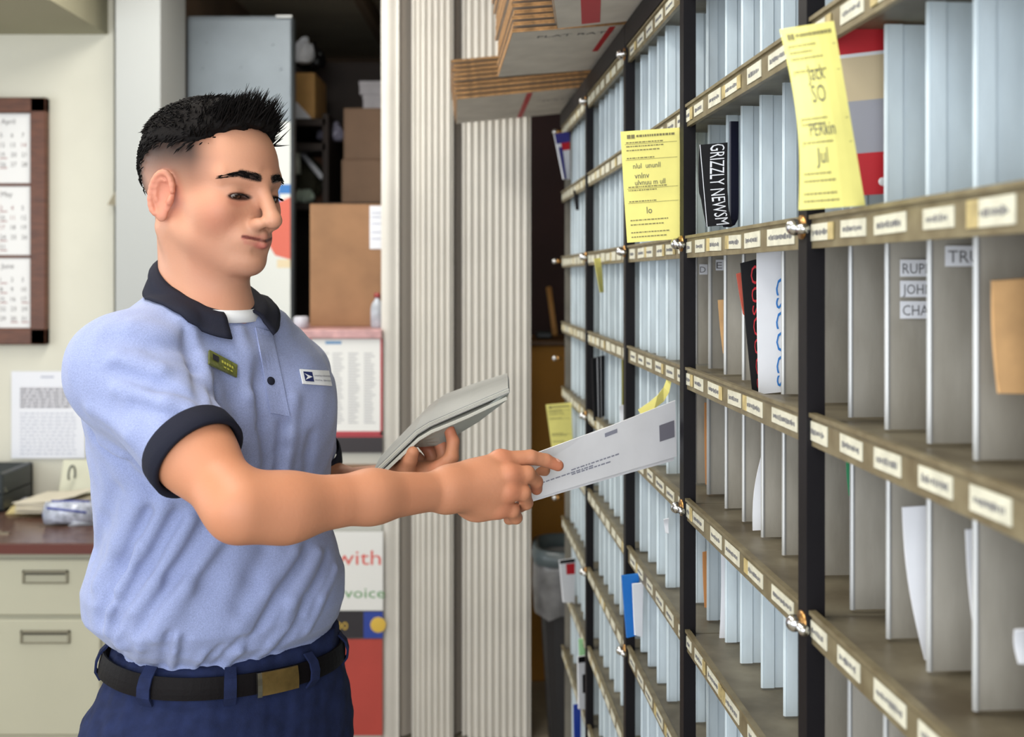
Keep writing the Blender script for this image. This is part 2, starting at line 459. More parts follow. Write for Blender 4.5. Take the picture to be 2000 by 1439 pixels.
# fade of short hair on the sides
up = q[:, 2]; fr = q[:, 0]
side = ss(.070, .030, fr+.35*np.clip(up-.04, 0, 1))
fade = ss(-.010, .052, up)**.75*side
back = ss(-.02, -.085, fr)
fade = np.maximum(fade, back*ss(-.085, .03, up)*ss(.0, -.03, fr))
earm = ss(.019, .025, np.linalg.norm((q-[-.008, -.080, -.008])*[1, .9, .70], axis=1))*ss(.019, .025, np.linalg.norm((q-[-.008, .080, -.008])*[1, .9, .70], axis=1))
C = mixc(C, (34, 27, 26), np.clip(fade*.96, 0, 1)*hw*earm)
beard = ss(-.045, -.075, up)*ss(.055, .03, np.abs(up+.085))*ss(-.02, .03, fr)*ss(.105, .085, fr*0+np.abs(q[:, 1])+.03)
C = mixc(C, (150, 112, 92), .22*beard*hw)
C = mixc(C, (150, 112, 92), .35*hw*ss(.016, .006, np.abs(up+.055))*ss(.03, .02, np.abs(q[:, 1]))*ss(.06, .075, fr))
ld = np.minimum.reduce([segd(q, (.096, 0, -.0540), (.084, s_*.0235, -.0570))-.0033 for s_ in (-1, 1)]+[segd(q, (.096, 0, -.0660), (.084, s_*.020, -.0615))-.0042 for s_ in (-1, 1)])
C = mixc(C, (176, 92, 86), .85*ss(.003, -.001, ld)*hw)
md = np.minimum.reduce([segd(q, (.099, 0, -.0602), (.086, s_*.027, -.0558)) for s_ in (-1, 1)])
C = mixc(C, (88, 38, 34), .85*ss(.0030, .0012, md)*hw)
for s_ in (-1, 1):
    bd = np.minimum(segd(q, (.094, s_*.013, .0195), (.086, s_*.034, .0228))-.0046, segd(q, (.086, s_*.034, .0228), (.068, s_*.052, .0175))-.0026)
    C = mixc(C, (30, 23, 22), ss(.0022, -.0006, bd+.0008*wav(q, 900, 5))*hw*.97)
    ed = segd((q-[.082, s_*.032, -.0058])*[.5, .27, 1], (0, 0, 0), (0, 0, 1e-6))
    C = mixc(C, (50, 30, 26), ss(.0062, .0042, ed)*hw*.9)
person = empty('person', (-.41, 1.58, 0), 'man in light blue polo shirt and navy trousers reaching an envelope towards the mail case', 'person')
body = mesh_obj('body', V, Q, M_skin, person, C)
body['label'] = 'tan skin of face, neck, arms and hands'

# eyes
for s_ in (-1, 1):
    c = H(.0660, s_*.0315, -.003); mb = MB(); mb.ball((0, 0, 0), .0137, 0, 28, 20)
    g = HR@np.array([math.cos(.62), s_*-.12-.10, -math.sin(.62)]); g /= np.linalg.norm(g)
    vv = np.array(mb.v); dd = vv/.0137@g
    cc = np.where((dd > .93)[:, None], np.array(lin((12, 9, 9))), np.where((dd > .76)[:, None], np.array(lin((48, 30, 20))), np.array(lin((214, 205, 200)))))
    qs = np.array([f for f in mb.f if len(f) == 4])
    mesh_obj('eye', vv+c, qs, M_eye, person, cc)
    lash = MB()
    for i in range(22):
        t = i/21; a = np.array([.0835-.0065*(abs(t-.45)*1.9)**2, s_*(.0185+.0275*t), -.0022-.003*(2*t-1)**2])
        dv = np.array([.0060, s_*.0022*(t*2-.6), -.0030])
        lash.tube([H(*a), H(*(a+dv*.6)), H(*(a+dv+[0, 0, .0012]))], [.00042, .0003, .0001], 4)
    lash.build('eyelashes', M_hair, person)
    brow = MB()
    for i in range(90):
        t = RNG.rand(); w = RNG.rand()-.5
        if t < .55: u = t/.55; p0 = np.array([.094-.008*u, s_*(.011+.023*u), .0195+.0033*u+w*.0078])
        else: u = (t-.55)/.45; p0 = np.array([.086-.018*u, s_*(.034+.019*u), .0228-.0053*u+w*.0050*(1-.4*u)])
        wp = H(*p0)[None]; dd = S.ev(wp); n = S.grad(wp); wp = (wp-n*(dd[:, None]))[0]
        dr = HR@np.array([-.35, s_*.8, .35-.6*t]); dr /= np.linalg.norm(dr)
        brow.tube([wp, wp+dr*.0035+n[0]*.0010, wp+dr*.0065+n[0]*.0008], [.0005, .0004, .0001], 4)
    brow.build('eyebrow', M_hair, person)


nl = MB(); a_ = P(1084, 905, 1.505); dv_ = P(1092, 909, 1.5055)-P(1068, 900, 1.500); dv_ /= np.linalg.norm(dv_)
nn_ = np.array([.1, -.75, .65]); nn_ -= dv_*(nn_@dv_); nn_ /= np.linalg.norm(nn_)
nl.ball(a_+nn_*.0062, .0058, 0, 16, 8, (1, .72, .30), np.stack([dv_, np.cross(nn_, dv_), nn_], 1))
nl.build('fingernail', mat('nail', (214, 160, 142), rough=.35), person, smooth=True)
# hair: sculpted cap and tapering locks
HF_ = Field()
def hh(c, r, k=.01, op='u'): HF_.ell(H(*c), r, HR, k, op)
hh((-.014, 0, .040), (.0965, .0775, .0835))
hh((.024, 0, .070), (.066, .062, .046), .02)
def hcut(p):
    l = (p-HC)@HR
    line = .057+.026*ss(.030, .078, l[:, 0])-.006*ss(.05, -.02, l[:, 0])-.062*ss(-.030, -.095, l[:, 0])+.004*wav(l, 260, 9)
    return (line-l[:, 2])*.8
HF_.fn(hcut, HC, .3, .012, 'i')
def hnoise(p):
    l = (p-HC)@HR
    r_ = l[:, 1]*1.0
    return .0012*wav(l*[.3, 1, .6], 500, 4)+.0030*ss(.075, .035, l[:, 2])
HF_.fn(hnoise, HC, .3, 0, 'a')
V2, Q2 = nets(HF_, HC-.17, HC+.17, .0024)
hair = mesh_obj('hair', V2, Q2, M_hair, person)
lk = MB()
r = np.random.RandomState(5)
for i in range(3600):
    x = r.uniform(-.095, .085); y = r.uniform(-.072, .072); 
    e = (x+.016)**2/.099**2+y*y/.08**2
    if e > .97: continue
    z = .040+.085*math.sqrt(1-e)
    if x > .02: z = max(z, .070+.046*math.sqrt(max(0, 1-((x-.024)/.066)**2-(y/.062)**2)))
    if z < .07 or (x < -.075 and z > .085): continue
    fr_ = ss(.005, .07, x); rear = ss(-.02, -.08, x)
    p0 = np.array([x, y, z-.004]) if x > .012 else np.array([-.014+(x+.014)*.965, y*.965, .040+(z-.040)*.985])
    L_ = (.014+.022*float(fr_)*r.uniform(.4, 1.25))*r.uniform(.7, 1.1)
    d1 = np.array([.75-.1*float(fr_)+.3*r.normal()*.5, y*3+.35*r.normal(), .35+.75*float(fr_)+.25*r.normal()]) if x > -.05 else np.array([-.3+.2*r.normal(), y*4+.3*r.normal(), .1*r.normal()-.15])
    d1 /= np.linalg.norm(d1)
    d2 = d1+np.array([.25, 0, -.25+.55*float(fr_)])*.6; d2 /= np.linalg.norm(d2)
    if x < 0: L_ *= (.95 if x > -.05 else .5); d1[2] *= .40; d2 = d1+[0.1, 0, -.30]
    pts = [p0, p0+d1*L_*.5, p0+d1*L_*.5+d2*L_*.5]
    w = r.uniform(.0006, .0013)
    lk.tube([H(*p) for p in pts], [w, w*.8, .0001], 5, cap=False)
for i in range(1500):      # combed side and back locks
    a = r.uniform(.6, 2*PI-.6); zz = r.uniform(-.01, .095)
    x = -.014+.0960*math.cos(a)*math.sqrt(max(0, 1-((zz-.04)/.085)**2)); y = .077*math.sin(a)*math.sqrt(max(0, 1-((zz-.04)/.085)**2))
    if zz < .055-.070*float(ss(-.03, -.095, x))+.026*float(ss(.03, .078, x))+r.normal()*.004: continue
    p0 = np.array([x, y, zz]); nrm = np.array([x+.016, y*1.4, .02]); nrm /= np.linalg.norm(nrm)
    t = np.cross(nrm, [0, 0, 1]); t = t/np.linalg.norm(t); t *= (-1 if y < 0 else 1)
    if t[0] > 0: t = -t
    dv = t*.7+np.array([0, 0, -.55+.2*r.normal()])
    pts = [p0-nrm*.001, p0+dv*.007+nrm*.0012, p0+dv*.015-nrm*.001]
    lk.tube([H(*p) for p in pts], [.0006, .0011, .0001], 4, cap=False)
lk.build('hair_locks', M_hair, person, smooth=True)

# ---------------------------------------------------------------- torso sections: z, cx, cy, a(side), b(front-back), theta
SEC = np.array([
 (.86, -.410, 1.600, .180, .140, 42), (.93, -.408, 1.600, .180, .136, 43), (.985, -.402, 1.600, .160, .122, 44), (1.03, -.398, 1.598, .151, .116, 45),
 (1.045, -.401, 1.592, .162, .130, 46), (1.075, -.408, 1.584, .180, .142, 47), (1.11, -.409, 1.580, .181, .141, 48),
 (1.17, -.408, 1.575, .162, .128, 48), (1.22, -.410, 1.570, .160, .124, 48), (1.28, -.408, 1.565, .166, .124, 48),
 (1.34, -.411, 1.562, .170, .124, 46), (1.385, -.412, 1.556, .174, .120, 44), (1.42, -.410, 1.548, .166, .104, 42), (1.452, -.414, 1.540, .144, .088, 40),
 (1.480, -.412, 1.530, .112, .084, 38), (1.508, -.412, 1.522, .068, .067, 36), (1.56, -.414, 1.522, .046, .046, 34)])
def sec(z):
    return [np.interp(z, SEC[:, 0], SEC[:, i]) for i in range(1, 6)]
def torso(p, grow=0., e=2.25):
    cx, cy, a, b, th = sec(p[:, 2]); th = np.radians(th); a = a+grow; b = b+grow
    dx = p[:, 0]-cx; dy = p[:, 1]-cy
    u = dx*np.sin(th)+dy*np.cos(th); v = dx*np.cos(th)-dy*np.sin(th)
    k = (np.abs(u/a)**e+np.abs(v/b)**e)**(1/e)
    rr = np.hypot(u, v)+1e-9
    return (rr-rr/k)*.92, u, v
def ring(z, ph, grow=0., e=2.25):                  # ph: 0 = front, +90 = his left
    cx, cy, a, b, th = [float(x) for x in sec(np.array([z]))[0:5]] if False else [float(x[0]) for x in sec(np.array([z]))]
    th = math.radians(th); a += grow; b += grow
    cu, cv = math.sin(ph), math.cos(ph)
    k = (abs(cu/a)**e+abs(cv/b)**e)**(1/e); u, v = cu/k, cv/k
    return np.array([cx+u*math.sin(th)+v*math.cos(th), cy+u*math.cos(th)-v*math.sin(th), z])

def fold(p, a, b, w, amp, cx=0.0):                # cloth ridge along the segment a-b
    a = np.array(a); b = np.array(b); ba = b-a; L2 = ba@ba
    h = (p-a)@ba/L2; hc = np.clip(h, 0, 1); d = np.linalg.norm(p-a-hc[:, None]*ba, axis=1)
    return -amp*np.exp(-(d/w)**2)*ss(-.15, .2, h)*ss(1.15, .8, h)
T = Field()
T.fn(lambda p: torso(p)[0], (-.41, 1.56, 1.28), .42)
T.fn(lambda p: (p[:, 2]-1.512+.55*((p[:, 0]+.41)*.77-(p[:, 1]-1.52)*.64))*.85, (-.41, 1.56, 1.5), .6, .01, 'i')
T.fn(lambda p: 1.012-p[:, 2], (-.41, 1.56, 1.0), .6, .004, 'i')
# chest fullness and shoulders
def tl(u, v, z):
    cx, cy, a, b, th = [float(x[0]) for x in sec(np.array([z]))]; th = math.radians(th)
    return np.array([cx+u*math.sin(th)+v*math.cos(th), cy+u*math.cos(th)-v*math.sin(th), z])
T.ell(tl(-.07, .060, 1.345), (.075, .085, .075), None, .05); T.ell(tl(.07, .052, 1.345), (.070, .068, .070), None, .05)
T.cone(NB+[-.01, 0, .000], RS+[.01, .01, .000], .046, .056, .04)
T.cone(NB+[0, 0, -.005], LS+[-.01, 0, .000], .044, .048, .04)
T.cone(RS+[.02, .03, -.01], RS+[.02, .07, -.06], .060, .070, .04)
T.ell(NB+[.014, -.020, -.028], (.072, .068, .036), None, .02)
# sleeves
CU = RS+(RE-RS)*.585                                # near cuff centre
axn = (RE-RS)/np.linalg.norm(RE-RS)
SL = Field()
SL.cone(RS, CU+axn*.05, .062, .0520, .04)
SL.ell(RS+[-.003, -.002, -.004], (.064, .062, .064), None, .04)
SL.fn(lambda p: (p-CU)@axn, CU, .3, .003, 'i')
T.fn(lambda p: SL.ev(p), (RS+CU)/2, .18, .028)
CL = LS+(LE-LS)*.62; axl = (LE-LS)/np.linalg.norm(LE-LS)
SL2 = Field(); SL2.cone(LS, CL+axl*.05, .054, .050, .04); SL2.fn(lambda p: (p-CL)@axl, CL, .3, .003, 'i')
T.fn(lambda p: SL2.ev(p), (LS+CL)/2, .18, .03)
FO = []
def sf(x0, y0, x1, y1, Y0, Y1, w=.012, amp=.005): FO.append((P(x0, y0, Y0), P(x1, y1, Y1), w, amp))
_fdefs = [  # x0,y0,x1,y1,width,amp : cloth folds, positive ridge / negative groove
 (322, 985, 232, 1150, .010, .008), (345, 1010, 225, 1215, .010, -.008), (372, 1015, 236, 1260, .010, .009), (400, 1030, 268, 1230, .012, -.007), (430, 1050, 300, 1240, .012, .006),
 (290, 1000, 195, 1210, .010, -.007), (270, 985, 190, 1140, .012, .006), (225, 960, 182, 1080, .012, -.006), (180, 850, 300, 960, .008, -.007), (160, 835, 240, 890, .009, .005),
 (600, 1075, 480, 1260, .009, -.006), (622, 1080, 520, 1270, .008, .006), (575, 1080, 470, 1220, .012, .004), (640, 1085, 560, 1250, .007, -.006), (655, 1110, 600, 1230, .007, .005),
 (330, 1240, 318, 1300, .007, -.005), (345, 1245, 338, 1300, .006, .005), (360, 1250, 350, 1300, .006, -.004), (400, 1275, 380, 1302, .006, .004), (430, 1265, 395, 1300, .006, -.004), (500, 1240, 440, 1300, .007, .004), (470, 1250, 418, 1300, .006, -.004),
 (560, 1225, 500, 1285, .006, .004), (590, 1215, 530, 1275, .006, -.004), (215, 1190, 205, 1275, .008, .005), (250, 1215, 232, 1285, .007, -.005), (280, 1240, 268, 1290, .007, .004),
 (330, 560, 400, 720, .016, .004), (360, 640, 400, 800, .010, -.006), (392, 700, 425, 830, .009, .006), (412, 760, 440, 840, .008, -.006), (440, 700, 470, 850, .012, -.004),
 (470, 650, 505, 900, .010, .004), (500, 760, 520, 900, .010, -.005), (555, 830, 545, 920, .008, -.006), (575, 780, 560, 920, .010, .004), (610, 850, 600, 920, .009, -.004),
 (230, 700, 400, 745, .011, .0045), (220, 722, 390, 780, .009, -.0045), (230, 760, 420, 810, .011, .0045), (260, 792, 420, 838, .009, -.004), (210, 660, 380, 690, .012, -.003), (180, 800, 330, 900, .012, .004), (190, 620, 330, 650, .014, .003),
 (430, 1080, 380, 1200, .02, -.004), (520, 1080, 470, 1180, .014, -.004)]
for x0, y0, x1, y1, w, amp in _fdefs:
    pts = []
    for t in (0, .5, 1):
        p_, n_ = T.hit(x0+(x1-x0)*t, y0+(y1-y0)*t)
        if p_ is not None and p_[1] < 1.78: pts.append(p_)
    for a, b in zip(pts[:-1], pts[1:]): FO.append((a, b, w*.9, amp*1.45))
def folds(p):
    d = np.zeros(len(p))
    for a, b, w, amp in FO:
        c = (a+b)/2
        ba = b-a; h = (p-a)@ba/(ba@ba+1e-9); hc = np.clip(h, 0, 1); dd = np.linalg.norm(p-a-hc[:, None]*ba, axis=1)
        d -= amp*np.exp(-(dd/w)**2)
    return d+.0012*wav(p, 45, 8)*ss(1.0, 1.1, p[:, 2])
T0ops = list(T.ops)
T.fn(folds, (-.41, 1.56, 1.28), .6, 0, 'a')
V3, Q3 = nets(T, (-.64, 1.24, 1.0), (-.16, 1.90, 1.56), .0032)
shirt = mesh_obj('polo_shirt', V3, Q3, M_shirt, person)
shirt['label'] = 'light blue knit polo shirt'

# sleeve cuffs (dark bands, open ends)
def cuff(name, C0, axv, r, w, F):
    a = np.cross(axv, [0, 0, 1.]); a /= np.linalg.norm(a); b = np.cross(axv, a); n = 44; rings = []
    prof = [(-.004, .0012), (.0, .0032), (w*.5, .0038), (w, .0032), (w+.001, .0), (w, -.0035), (w*.4, -.0045)]
    for t, off in prof:
        rr = []
        for j in range(n):
            th = 2*PI*j/n; d = math.cos(th)*a+math.sin(th)*b; 
            rr.append(C0+axv*t+d*(r-.08*t*0+off))
        rings.append(rr)
    mb = MB(); vs = [p for rr in rings for p in rr]
    mb.add(vs, [(i*n+j, i*n+(j+1) % n, (i+1)*n+(j+1) % n, (i+1)*n+j) for i in range(len(rings)-1) for j in range(n)])
    o = mb.build(name, M_navy, shirt, smooth=True); o['label'] = 'dark navy sleeve band'
    return o
cuff('sleeve_cuff', CU-axn*.004, axn, .0550, .026, SL)
cuff('sleeve_cuff', CL-axl*.004, axl, .0530, .026, SL2)

# collar
def collar():
    g = []; na, nb_ = 61, 9
    Fd = np.array([math.cos(math.radians(40)), -math.sin(math.radians(40)), 0]); Ld = np.array([math.sin(math.radians(40)), math.cos(math.radians(40)), 0])
    for i in range(na):
        ph = math.radians(-(180-17)+ (360-41)*i/(na-1))   # 0 = back
        bk = (1+math.cos(ph))/2
        d = -Fd*math.cos(ph)+Ld*math.sin(ph)
        cen = np.array([-.4120, 1.520, 0])+Fd*.008*(1-bk)
        zi = 1.484+.076*bk**1.05; ri = .0595
        ro = .070+.030*(1-bk); tip = ss(.25, .0, bk)
        zo = 1.464+.062*bk-.014*float(tip)
        row = []
        for j in range(nb_):
            t = j/(nb_-1)
            rr = ri+(ro-ri)*t+.004*math.sin(PI*min(1, t*1.6)); zz = zi+(zo-zi)*t+.005*math.sin(PI*t)
            if t < .12: zz += .002
            p_ = cen+d*rr; p_[2] = zz
            for _ in range(4):
                e = T.ev(p_[None])[0]
                if e < .0032: p_ = p_+T.grad(p_[None])[0]*(.0032-e)
            row.append(p_)
        g.append(row)
    mb = MB(); mb.sheet(g, .003)
    return mb.build('collar', M_navy, shirt, smooth=True)
co = collar(); co['label'] = 'dark navy fold-down collar'
# things lying on the shirt
def patch(name, quad, n, m, off, t, mats, parent, F=T, deco=None, rigid=False):   # quad = photo corners TL TR BR BL
    q_ = [np.array(c, float) for c in quad]; g = []
    cor = [F.hit(*c) for c in q_]
    for i in range(n+1):
        row = []
        for j in range(m+1):
            u, v = j/m, i/n
            if rigid:
                p_ = (1-v)*((1-u)*cor[0][0]+u*cor[1][0])+v*((1-u)*cor[3][0]+u*cor[2][0]); nn = sum(c[1] for c in cor); nn /= np.linalg.norm(nn)
            else:
                c = (1-v)*((1-u)*q_[0]+u*q_[1])+v*((1-u)*q_[3]+u*q_[2]); p_, nn = F.hit(*c)
            row.append(p_+nn*off)
        g.append(row)
    g = np.array(g); mb = MB(); mb.sheet(g, t)
    if deco: deco(mb, g)
    return mb.build(name, mats, parent, smooth=False)
def gfn(g, off):                                    # (u right, v down) in 0..1 over a grid -> lifted point
    a, b = g.shape[:2]
    def f(u, v):
        x = min(max(u, 0), 1)*(b-1); y = min(max(v, 0), 1)*(a-1); j = min(int(x), b-2); i = min(int(y), a-2); fx = x-j; fy = y-i
        p_ = (1-fy)*((1-fx)*g[i, j]+fx*g[i, j+1])+fy*((1-fx)*g[i+1, j]+fx*g[i+1, j+1])
        nn = np.cross(g[i, j+1]-g[i, j], g[i+1, j]-g[i, j]); nn /= np.linalg.norm(nn)
        if nn@(np.array([0, 0, CAMZ])-p_) < 0: nn = -nn
        return p_+nn*off
    return f
def quadm(mb, f, u0, u1, v0, v1, mi): mb.add([f(u0, v0), f(u1, v0), f(u1, v1), f(u0, v1)], [(0, 1, 2, 3)], mi)
patch('placket', [(497, 640), (528, 648), (566, 812), (528, 806)], 14, 4, .0015, .0022, M_shirt, shirt)
def dtag(mb, g):
    f = gfn(g, .0022); quadm(mb, f, .1, .32, .2, .62, 1)
    for k in range(5): quadm(mb, f, .42+.09*k, .48+.09*k, .34, .52, 2)
    for k in range(3): quadm(mb, f, .5+.12*k, .58+.12*k, .70, .80, 2)
tg = patch('name_badge', [(405, 686), (460, 714), (458, 739), (405, 712)], 2, 4, .004, .003, [M_tag, M_ink, M_tagL], shirt, rigid=True, deco=dtag)
tg['label'] = 'small olive name badge'
def dlogo(mb, g):
    f = gfn(g, .0019)
    for k in range(4): quadm(mb, f, .08+.075*k, .155+.075*k, .18+.0*k, .82, 1)
    mb.add([f(.10, .30), f(.36, .5), f(.10, .74), f(.20, .5)], [(0, 1, 2, 3)], 0); mb.v[-4:] = [tuple(np.array(p)+np.array([0, -.0006, 0])) for p in mb.v[-4:]]
    mb.text('UNITED STATES', lambda u, v: f(.44+u, .46-v*2.0), .075, 1, cx=False)
    mb.text('POSTAL SERVICE', lambda u, v: f(.44+u, .76-v*2.0), .070, 1, cx=False)
lg = patch('chest_emblem', [(584, 722), (640, 725), (646, 754), (590, 750)], 3, 8, .0015, .0015, [M_white, M_logoblue], shirt, deco=dlogo)
lg['label'] = 'white and navy embroidered emblem'
for bx_, by_ in ((527, 745),):
    p_, n_ = T.hit(bx_, by_)
    zz = np.array([0, 0, 1.]); a_ = np.cross(n_, zz); a_ /= np.linalg.norm(a_); R_ = np.stack([a_, np.cross(n_, a_), n_], 1)
    MB().ball(p_+n_*.003, .0058, 0, 16, 8, (1, 1, .4), R_).build('shirt_button', M_navy, shirt, smooth=True)
# undershirt showing in the open neck
us = MB(); g = []
for i in range(13):
    ph = math.radians(-62+112*i/12); Fd = np.array([math.cos(math.radians(38)), -math.sin(math.radians(38)), 0]); Ld = np.array([math.sin(math.radians(38)), math.cos(math.radians(38)), 0])
    d = Fd*math.cos(ph)+Ld*math.sin(ph); g.append([np.array([-.406, 1.516, 1.480+.008*k-.010*math.cos(ph)])+d*(.0700-.0020*k) for k in range(3)])
us.sheet(g, .003); us.build('undershirt', M_white, person, smooth=True)

# trousers with legs, belt
Bt = Field()
Bt.fn(lambda p: torso(p, .006, 2.3)[0], (-.41, 1.6, .95), .3)
Bt.fn(lambda p: p[:, 2]-1.029, (-.41, 1.6, 1.0), .4, .003, 'i')
Bt.fn(lambda p: .86-p[:, 2], (-.41, 1.6, .9), .4, .01, 'i')
hipR = tl(-.088, 0, .88); hipL = tl(.088, 0.0, .88)
Bt.ell(tl(0, -.060, .90), (.12, .10, .085), None, .05)
kneeR = np.array([hipR[0]+.03, hipR[1]-.03, .50]); ankR = np.array([hipR[0]+.0, hipR[1]+.0, .10])
kneeL = np.array([hipL[0]+.03, hipL[1]-.02, .50]); ankL = np.array([hipL[0]+.02, hipL[1]+.01, .10])
for hp, kn, an in ((hipR, kneeR, ankR), (hipL, kneeL, ankL)):
    Bt.cone(hp, kn, .098, .068, .04); Bt.cone(kn, an, .068, .056, .03)
Bt.fn(lambda p: .065-p[:, 2], (-.41, 1.6, .0), .6, .004, 'i')
def tf(p): return .003*wav(p*[1, 1, .5], 40, 12)+.0015*wav(p, 90, 13)
Bt.fn(tf, (-.41, 1.6, .5), 1., 0, 'a')
V4, Q4 = nets(Bt, (-.72, 1.30, .04), (-.10, 1.92, 1.06), .0055)
tro = mesh_obj('trousers', V4, Q4, M_trou, person)
bz = 1.0035
def band(z0, z1, grow, ph0, ph1, n, t, name, m, parent, tilt=-.010):
    g = []
    for i in range(n+1):
        ph = ph0+(ph1-ph0)*i/n
        row = []
        for k in range(5):
            z = z0+(z1-z0)*k/4; p_ = ring(z, ph, (grow if isinstance(grow, float) else grow[k])+.0012*math.sin(PI*k/4)); p_[2] += tilt*math.cos(ph-1.0); row.append(p_)
        g.append(row)
    return MB().sheet(g, t).build(name, m, parent, smooth=False)
belt = band(bz-.0138, bz+.0138, .0125, 0, 2*PI, 90, .0035, 'belt', M_belt, person)
belt['label'] = 'black leather belt'
for ph in (-30, -68, -112, 22, 60, 110, 170):
    a = math.radians(ph); w = .052
    band(bz-.024, bz+.023, (.0075, .0165, .0180, .0165, .0085), a-w, a+w, 4, .003, 'belt_loop', M_trou, tro)
bk = band(bz-.0148, bz+.0148, .0195, math.radians(-14), math.radians(9), 6, .004, 'belt_buckle', M_brass, belt); bk['label'] = 'brass plate buckle'
band(bz-.0155, bz+.0155, .0215, math.radians(-16.5), math.radians(-14), 2, .004, 'buckle_bar', mat('polished_steel', (200, 195, 180), rough=.25, metal=1), belt)
for an in (ankR, ankL):
    sh = Field(); d = np.array([.72, -.62, 0])
    sh.cone(an+[0, 0, -.045]-d*.03, an+[0, 0, -.062]+d*.14, .040, .034, .03); sh.cone(an+[0, 0, .0], an+[0, 0, -.04], .045, .045, .03)
    c0 = an.copy(); sh.fn(lambda p: .004-p[:, 2], an, .4, .002, 'i')
    v_, q_ = nets(sh, an-[.2, .25, .12], an+[.25, .2, .1], .006)
    mesh_obj('shoe', v_, q_, M_shoe, person)
# ================================================================ MAIL CASE
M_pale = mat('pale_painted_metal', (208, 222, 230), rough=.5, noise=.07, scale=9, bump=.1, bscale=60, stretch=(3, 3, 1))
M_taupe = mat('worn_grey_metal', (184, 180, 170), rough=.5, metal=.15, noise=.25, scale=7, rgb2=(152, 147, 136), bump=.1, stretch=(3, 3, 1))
M_edge = mat('divider_edge_metal', (190, 192, 192), rough=.4, metal=.3)
M_shelf = mat('worn_shelf_metal', (136, 128, 108), rough=.45, metal=.35, noise=.3, scale=14, rgb2=(92, 82, 64), bump=.1)
M_strip = mat('label_strip_metal', (140, 130, 102), rough=.45, metal=.3, noise=.3, scale=40, rgb2=(112, 100, 74))
M_label = mat('cream_label_paper', (206, 204, 186), rough=.7, noise=.08, scale=60)
M_labely = mat('yellowed_tape', (190, 172, 120), rough=.5, noise=.2, scale=60)
M_text = mat('label_print', (104, 104, 108), rough=.7)
M_post = mat('black_post_paint', (17, 15, 19), rough=.5, spec=.2, noise=.2, scale=8, bump=.1)
M_bolt = mat('polished_bolt', (205, 205, 205), rough=.22, metal=1)
M_brassb = mat('brass_washer', (170, 130, 80), rough=.35, metal=1)
M_back = mat('case_back_panel', (120, 116, 106), rough=.7, noise=.2, scale=6)
SL_ = -140/FPX
def fx(Y): return .3605+SL_*Y                      # x of the case's front plane
ang = math.atan2(-SL_, 1)                          # rotation about z so local +y runs along the case
cu = np.array([SL_, 1, 0])/math.hypot(SL_, 1); cn = np.array([-1, SL_, 0])/math.hypot(SL_, 1)   # along (away), outward (towards the aisle)
def CP(Y, out, z):                                 # point on case: Y along, out = towards aisle, z up
    p = np.array([fx(Y), Y, 0.])+cn*out; p[2] = z; return p
ROW = [1.955, 1.765, 1.575, 1.385, 1.195, 1.005, .815, .625, .435]
posts = [1.108, 1.662, 2.177, 2.76]
SECT = [(2.762, 3.34), (2.179, 2.758), (1.664, 2.175), (1.110, 1.660), (.43, 1.106)]   # far to near
DIV = [list(np.arange(2.83, 3.33, .075)), list(np.arange(2.23, 2.76, .078)), [1.717, 1.81, 1.90, 1.985, 2.07, 2.15], [1.122, 1.25, 1.342, 1.434, 1.526, 1.613], [.50, .595, .69, .775, .860, .946, 1.032]]
DEP = .27
def cbox(mb, Y0, Y1, o0, o1, z0, z1, mi=0):
    vs = [CP(y, o, z) for y in (Y0, Y1) for o in (o0, o1) for z in (z0, z1)]
    mb.add(vs, [(0,1,3,2), (4,6,7,5), (0,4,5,1), (2,3,7,6), (0,2,6,4), (1,5,7,3)], mi)
REC = .046
names = ['farthest bay of the mail case beside the dark doorway', 'mail case bay second from the far end', 'mail case bay behind the tip of the held envelope',
         'mail case bay between the two thick black posts, with the black newsletter', 'nearest mail case bay at the right edge, with big grey pigeonholes']
rr = np.random.RandomState(3)
